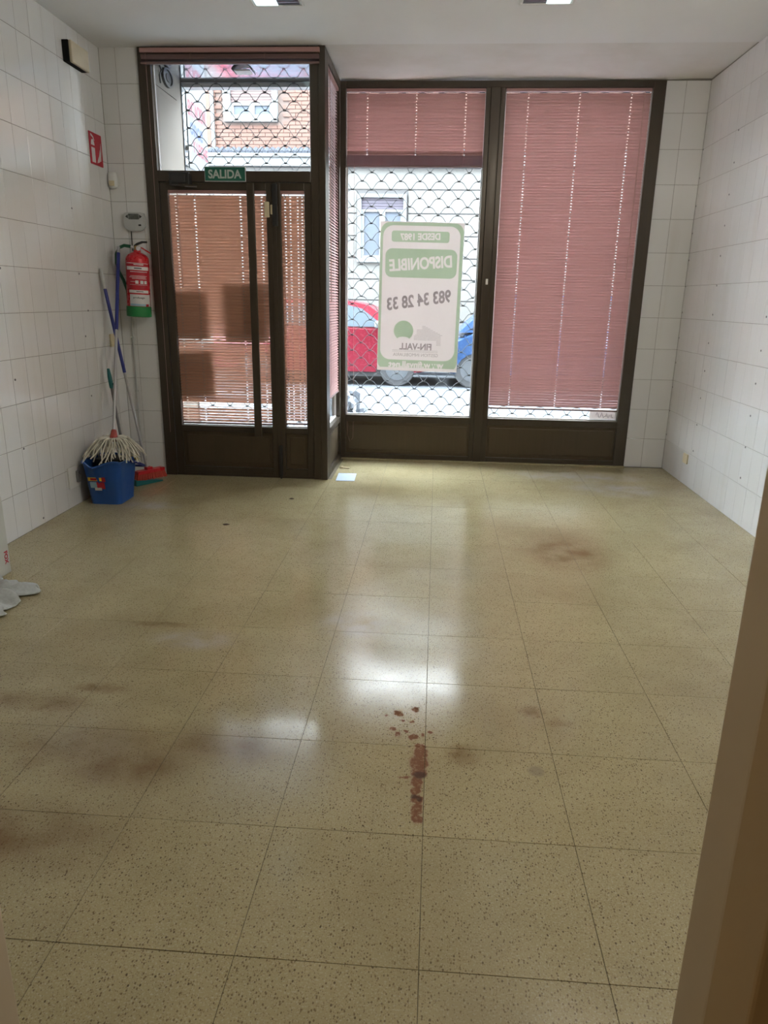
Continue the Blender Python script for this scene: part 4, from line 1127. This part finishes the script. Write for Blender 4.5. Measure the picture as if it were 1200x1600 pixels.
# blade sign beyond the vestibule wall: text runs along +Y, faces +X
bs = thing('blade_sign', 'white projecting shop sign with red and blue lettering outside', 'sign', (-2.15, 6.85, 2.3))
MB().box(-2.165, -2.15, 6.58, 7.12, 2.42, 3.16, .004).build('panel', M['sign_panel'], bs)
def btext(s, y0, y1, z, hh, m, rot=0, bold=.02):
    me = text_mesh(s, hh, y1 - y0, bold); c, s_ = math.cos(rot), math.sin(rot)
    me.transform(frame_m((-2.1485, (y0 + y1) / 2, z), (0, c, s_), (0, -s_, c))); link('lettering', me, m, bs)
btext('ENTACION', 6.60, 7.07, 2.895, .12, M['sign_print_red'])
btext('once', 6.63, 6.97, 2.735, .10, M['sign_print_blue'], -.06)
btext('Y LECHE', 6.68, 7.09, 2.60, .10, M['sign_print_red'], -.05)
MB().box(-2.20, -2.14, 6.55, 6.60, 2.55, 2.59).box(-2.20, -2.14, 6.55, 6.60, 3.0, 3.04).build('bracket', M['grey_plastic'], bs)

struct(MB().box(-30, 30, 6.5, 9.85, -.25, -.09).build('pavement', M['paving']))
struct(MB().box(-30, 30, 9.85, 9.97, -.25, -.085, .01).build('kerb', M['kerb']))
struct(MB().box(-30, 30, 9.97, 15.0, -.3, -.11).build('road', M['asphalt']))
struct(MB().box(-30, 30, 15.0, 16.7, -.3, -.05).build('pavement', M['paving']))

bd = thing('building', 'cream and orange brick house across the street', 'building', (0, 16.5, -.05))
BY = 16.5
# ground floor: rusticated courses around one window
WX0, WX1, WZ0, WZ1 = -1.70, -.80, 2.22, 3.44
MB().box(-9, 9, BY + .02, BY + .4, -.05, 4.3).build('wall_core', M['stucco_dark'], bd)
zs = [-.05, .45, .90, 1.35, 1.79, 2.23, 2.68, 3.13, 3.60, 4.03]
for a, c in zip(zs, zs[1:]):
    if c <= WZ0 + .02 or a >= WZ1: segs = [(-9, 9)]
    else: segs = [(-9, WX0 - .10), (WX1 + .10, 9)]
    for s0, s1 in segs: MB().box(s0, s1, BY, BY + .06, a + .012, c - .012, .006).build('stucco_course', M['stucco'], bd)
for xx in (-2.15, -5.1): MB().box(xx - .10, xx + .10, BY - .06, BY + .02, -.05, 4.03, .01).build('pilaster', M['stucco'], bd)
MB().box(-9, 9, BY - .12, BY + .3, 4.03, 4.20, .01).box(-9, 9, BY - .18, BY + .3, 4.20, 4.27, .01).build('cornice', M['ext_white'], bd)
b = MB()
for i in range(150):
    x = -9 + 18 * i / 150
    b.tube([(x, BY - .17, 4.27), (x, BY + .05, 4.37)], .062, 6)
ro = b.build('roof_tiles', M['slate'], bd); ro['kind'] = 'stuff'
MB().box(-9, 9, BY + .09, BY + .4, 4.27, 7.75).build('brick_core', M['mortar'], bd)
# brick courses
BX0, BX1, BZ0, BZ1 = -4.46, -3.58, 4.97, 6.10
b = bmesh.new()
rr = random.Random(2)
nrow = int((7.75 - 4.40) / .075)
for j in range(nrow):
    z = 4.40 + j * .075; x = -7.0 + (.13 if j % 2 else 0)
    while x < 5.0:
        x1 = x + .25
        if not (z + .06 > BZ0 - .09 and z < BZ1 + .05 and x1 > BX0 - .16 and x < BX1 + .12):
            y = BY + .06 + rr.uniform(-.005, .005)
            vs = [b.verts.new(p) for p in ((x, y, z), (x1, y, z), (x1, y, z + .063), (x, y, z + .063), (x, y + .05, z), (x1, y + .05, z), (x1, y + .05, z + .063), (x, y + .05, z + .063))]
            for q in ((0, 1, 2, 3), (0, 4, 5, 1), (3, 2, 6, 7), (1, 5, 6, 2), (0, 3, 7, 4)): b.faces.new([vs[i] for i in q])
        x += .26
me = bpy.data.meshes.new('bricks'); b.to_mesh(me); b.free(); bro = link('bricks', me, M['brick'], bd); bro['kind'] = 'stuff'
MB().box(-4.99, -4.90, BY - .02, BY + .10, 4.27, 7.75).build('downpipe', M['brick'], bd)
MB().box(-5.6, -4.99, BY, BY + .1, 4.27, 7.75).box(-4.90, -4.83, BY, BY + .1, 4.27, 7.75).build('pilaster', M['ext_white'], bd)
MB().box(-9, 9, BY - .15, BY + .4, 7.75, 7.9, .01).build('parapet', M['ext_white'], bd)
def bwin(x0, x1, z0, z1, shut, shutm, y):
    w = MB()
    t = .15 if y > BY else .09
    for a in ((x0 - t, x0, z0 - .07, z1 + .07), (x1, x1 + t * .7, z0 - .07, z1 + .07), (x0 - t, x1 + t * .7, z0 - .08, z0), (x0 - t, x1 + t * .7, z1, z1 + .07)): w.box(a[0], a[1], y - .05 - (.004 if a[1] - a[0] > .5 else 0), y + .08, a[2], a[3], .003)
    f = w.build('window_surround', M['ext_white'], bd)
    w = MB(); xm = (x0 + x1) / 2
    for a in ((x0, x0 + .06, z0, shut), (x1 - .06, x1, z0, shut), (xm - .06, xm + .06, z0, shut), (x0, x1, z0, z0 + .06), (x0, x1, shut - .05, shut)): w.box(a[0], a[1], y + .0 - (.004 if a[1] - a[0] > .5 else 0), y + .05, a[2], a[3], .003)
    w.build('sash', M['ext_white'], f)
    MB().box(x0 + .05, x1 - .05, y + .03, y + .035, z0 + .05, shut).build('pane', M['curtain'], f)
    w = MB(); n = int((z1 - shut) / .05)
    for i in range(n): w.box(x0, x1, y + .0, y + .02, shut + (z1 - shut) * i / n + .004, shut + (z1 - shut) * (i + 1) / n - .001, .004)
    w.build('roller_shutter', shutm, f)
bwin(BX0, BX1, BZ0, BZ1, 5.25, M['shutter'], BY + .02)
bwin(WX0, WX1, WZ0, WZ1, 3.21, M['shutter_dark'], BY - .02)

# ------------------------------------------------------------------ cars
def car(label, colour, x_nose, length, flip, y, height=1.48, hood=.85, zr=-.11, wx=None, grp=None):
    """side view along X; x_nose at s=0, s grows along the car; flip=+1 car extends to +X"""
    r = thing('car', label, 'car', (x_nose + flip * length / 2, y + .86, zr), grp)
    X = lambda s: x_nose + flip * s
    w0 = wx[0] if wx else .78; w1 = wx[1] if wx else length - .75
    RW = .36
    low = [(0.02, .30)]
    for cx in (w0, w1):
        for i in range(9):
            a = PI - i * PI / 8; low.append((cx + RW * math.cos(a), .24 + max(0, RW * math.sin(a))))
    low.append((length - .02, .28))
    bel = 1.0
    topb = [(length, .55), (length - .03, bel + .02), (length * .5, bel), (hood + .35, bel - .03), (.12, .80), (0, .60)]
    outline = low + topb
    b = MB()
    loops = []
    for yy, k_ in ((0, .965), (.06, 1.0), (.86, 1.0), (1.66, 1.0), (1.72, .965)):
        loops.append([(X(length / 2 + (s - length / 2) * (k_ if z < 1 else k_)), y + yy, zr + .55 + (z - .55) * (k_ ** .5)) for s, z in outline])
    b.loft(loops)
    b.build('body', colour, r, True)
    # greenhouse
    rf0, rf1 = hood + .95, length - .55
    gh = [(hood + .05, bel - .05), (rf0 - .25, height - .09), (rf0 + .1, height - .02), ((rf0 + rf1) / 2, height), (rf1, height - .05), (length - .08, bel - .02)]
    def inset(z): return .02 + .17 * max(0, (z - bel)) / (height - bel)
    b = MB(); loops = []
    L0 = [(X(s), y + inset(z), zr + z) for s, z in gh]; L1 = [(X(s), y + 1.72 - inset(z), zr + z) for s, z in gh]
    b.loft([L0, L1])
    b.build('cabin', colour, r, False)
    # side glass on both flanks, and the windscreen
    def ins(p, q, t): return (p[0] + (q[0] - p[0]) * t, p[1] + (q[1] - p[1]) * t)
    gl = [(hood + .38, bel + .015), (rf0 - .15, height - .15), (rf0 + .14, height - .085), ((rf0 + rf1) / 2, height - .07), (rf1 - .10, height - .12), (length - .34, bel + .03)]
    for sgn in (0, 1):
        b = MB()
        yv = lambda z, d: (y + inset(z) - d) if sgn == 0 else (y + 1.72 - inset(z) + d)
        A = [b.b.verts.new((X(s), yv(z, .004), zr + z)) for s, z in gl]; B_ = [b.b.verts.new((X(s), yv(z, -.01), zr + z)) for s, z in gl]
        b.b.faces.new(A); b.b.faces.new(B_[::-1])
        for i in range(6): b.b.faces.new((A[i], A[(i + 1) % 6], B_[(i + 1) % 6], B_[i]))
        g_ = b.build('side_glass', M['car_glass'], r)
        sp_ = (gl[0][0] + gl[5][0]) / 2
        b = MB(); b.loft([[(X(sp_ + d), yv(z, .007), zr + z) for d, z in ((-.03, bel), (.03, bel), (.03, height - .07), (-.03, height - .07))], [(X(sp_ + d), yv(z, -.004), zr + z) for d, z in ((-.03, bel), (.03, bel), (.03, height - .07), (-.03, height - .07))]])
        b.build('door_pillar', M['tyre'], g_)
    for cx in (w0, w1):
        for sgn, yy in ((0, y + .02), (1, y + 1.50)):
            mt = frame_m((X(cx), yy + .20, zr + .31), (1, 0, 0), (0, 0, 1))
            t_ = MB().lathe([(.20, 0), (.30, 0), (.315, .03), (.315, .17), (.30, .20), (.20, .20), (.19, .16), (.0, .15)], 0, 0, 28, mt).build('wheel', M['tyre'], r, True)
            b = MB(); b.lathe([(.0, .165), (.05, .168), (.055, .19), (0, .19)], 0, 0, 14, mt); b.lathe([(.185, .17), (.205, .17), (.205, .205), (.185, .205)], 0, 0, 28, mt)
            for i in range(7):
                b.box(.03, .195, -.022, .022, .168, .196, .003, mt @ Matrix.Rotation(i * 2 * PI / 7, 4, 'Z'))
            b.build('rim', M['rim'], t_)
    b = MB(); b.box(min(X(.5), X(length - .4)), max(X(.5), X(length - .4)), y + .05, y + 1.67, zr + .17, zr + .30, .01); b.build('underbody', M['tyre'], r)
    xm = hood + .42
    b = MB(); b.box(min(X(xm), X(xm + .14)), max(X(xm), X(xm + .14)), y - .13, y + .05, zr + bel + .0, zr + bel + .12, .03); b.build('door_mirror', M['ext_white'] if colour is M['car_red'] else colour, r)
    b = MB(); b.box(min(X(.0), X(.16)), max(X(.0), X(.16)), y + .06, y + .40, zr + .62, zr + .76, .03).box(min(X(.0), X(.16)), max(X(.0), X(.16)), y + 1.32, y + 1.66, zr + .62, zr + .76, .03); b.build('lamp', M['rim'], r)
    return r
car('red car parked across the street, seen left of the poster', M['car_red'], .10, 4.1, -1, 12.9, 1.47, .62)
car('blue car parked across the street, seen right of the poster', M['car_blue'], .18, 4.2, 1, 12.9, 1.62, .15, wx=(.46, 3.2))

# crumpled bag on the pavement
b = MB()
bmesh.ops.create_icosphere(b.b, subdivisions=3, radius=1)
rr = random.Random(9)
for v in b.b.verts:
    n = v.co.normalized(); k_ = 1 + .10 * math.sin(7 * n.x + 5 * n.z) + .08 * math.sin(11 * n.y - 4 * n.z) + rr.uniform(-.06, .06)
    z = n.z * .27 * k_
    v.co = Vector((-.885 + n.x * .15 * k_ * (1 - .25 * max(0, n.z)), 7.75 + n.y * .18 * k_, .17 + z))
    v.co.z = max(v.co.z, -.089)
bg_o = b.build('plastic_bag', M['bag'], None, False)
tag(bg_o, 'crumpled grey plastic sack on the pavement outside the shop window corner', 'bag')
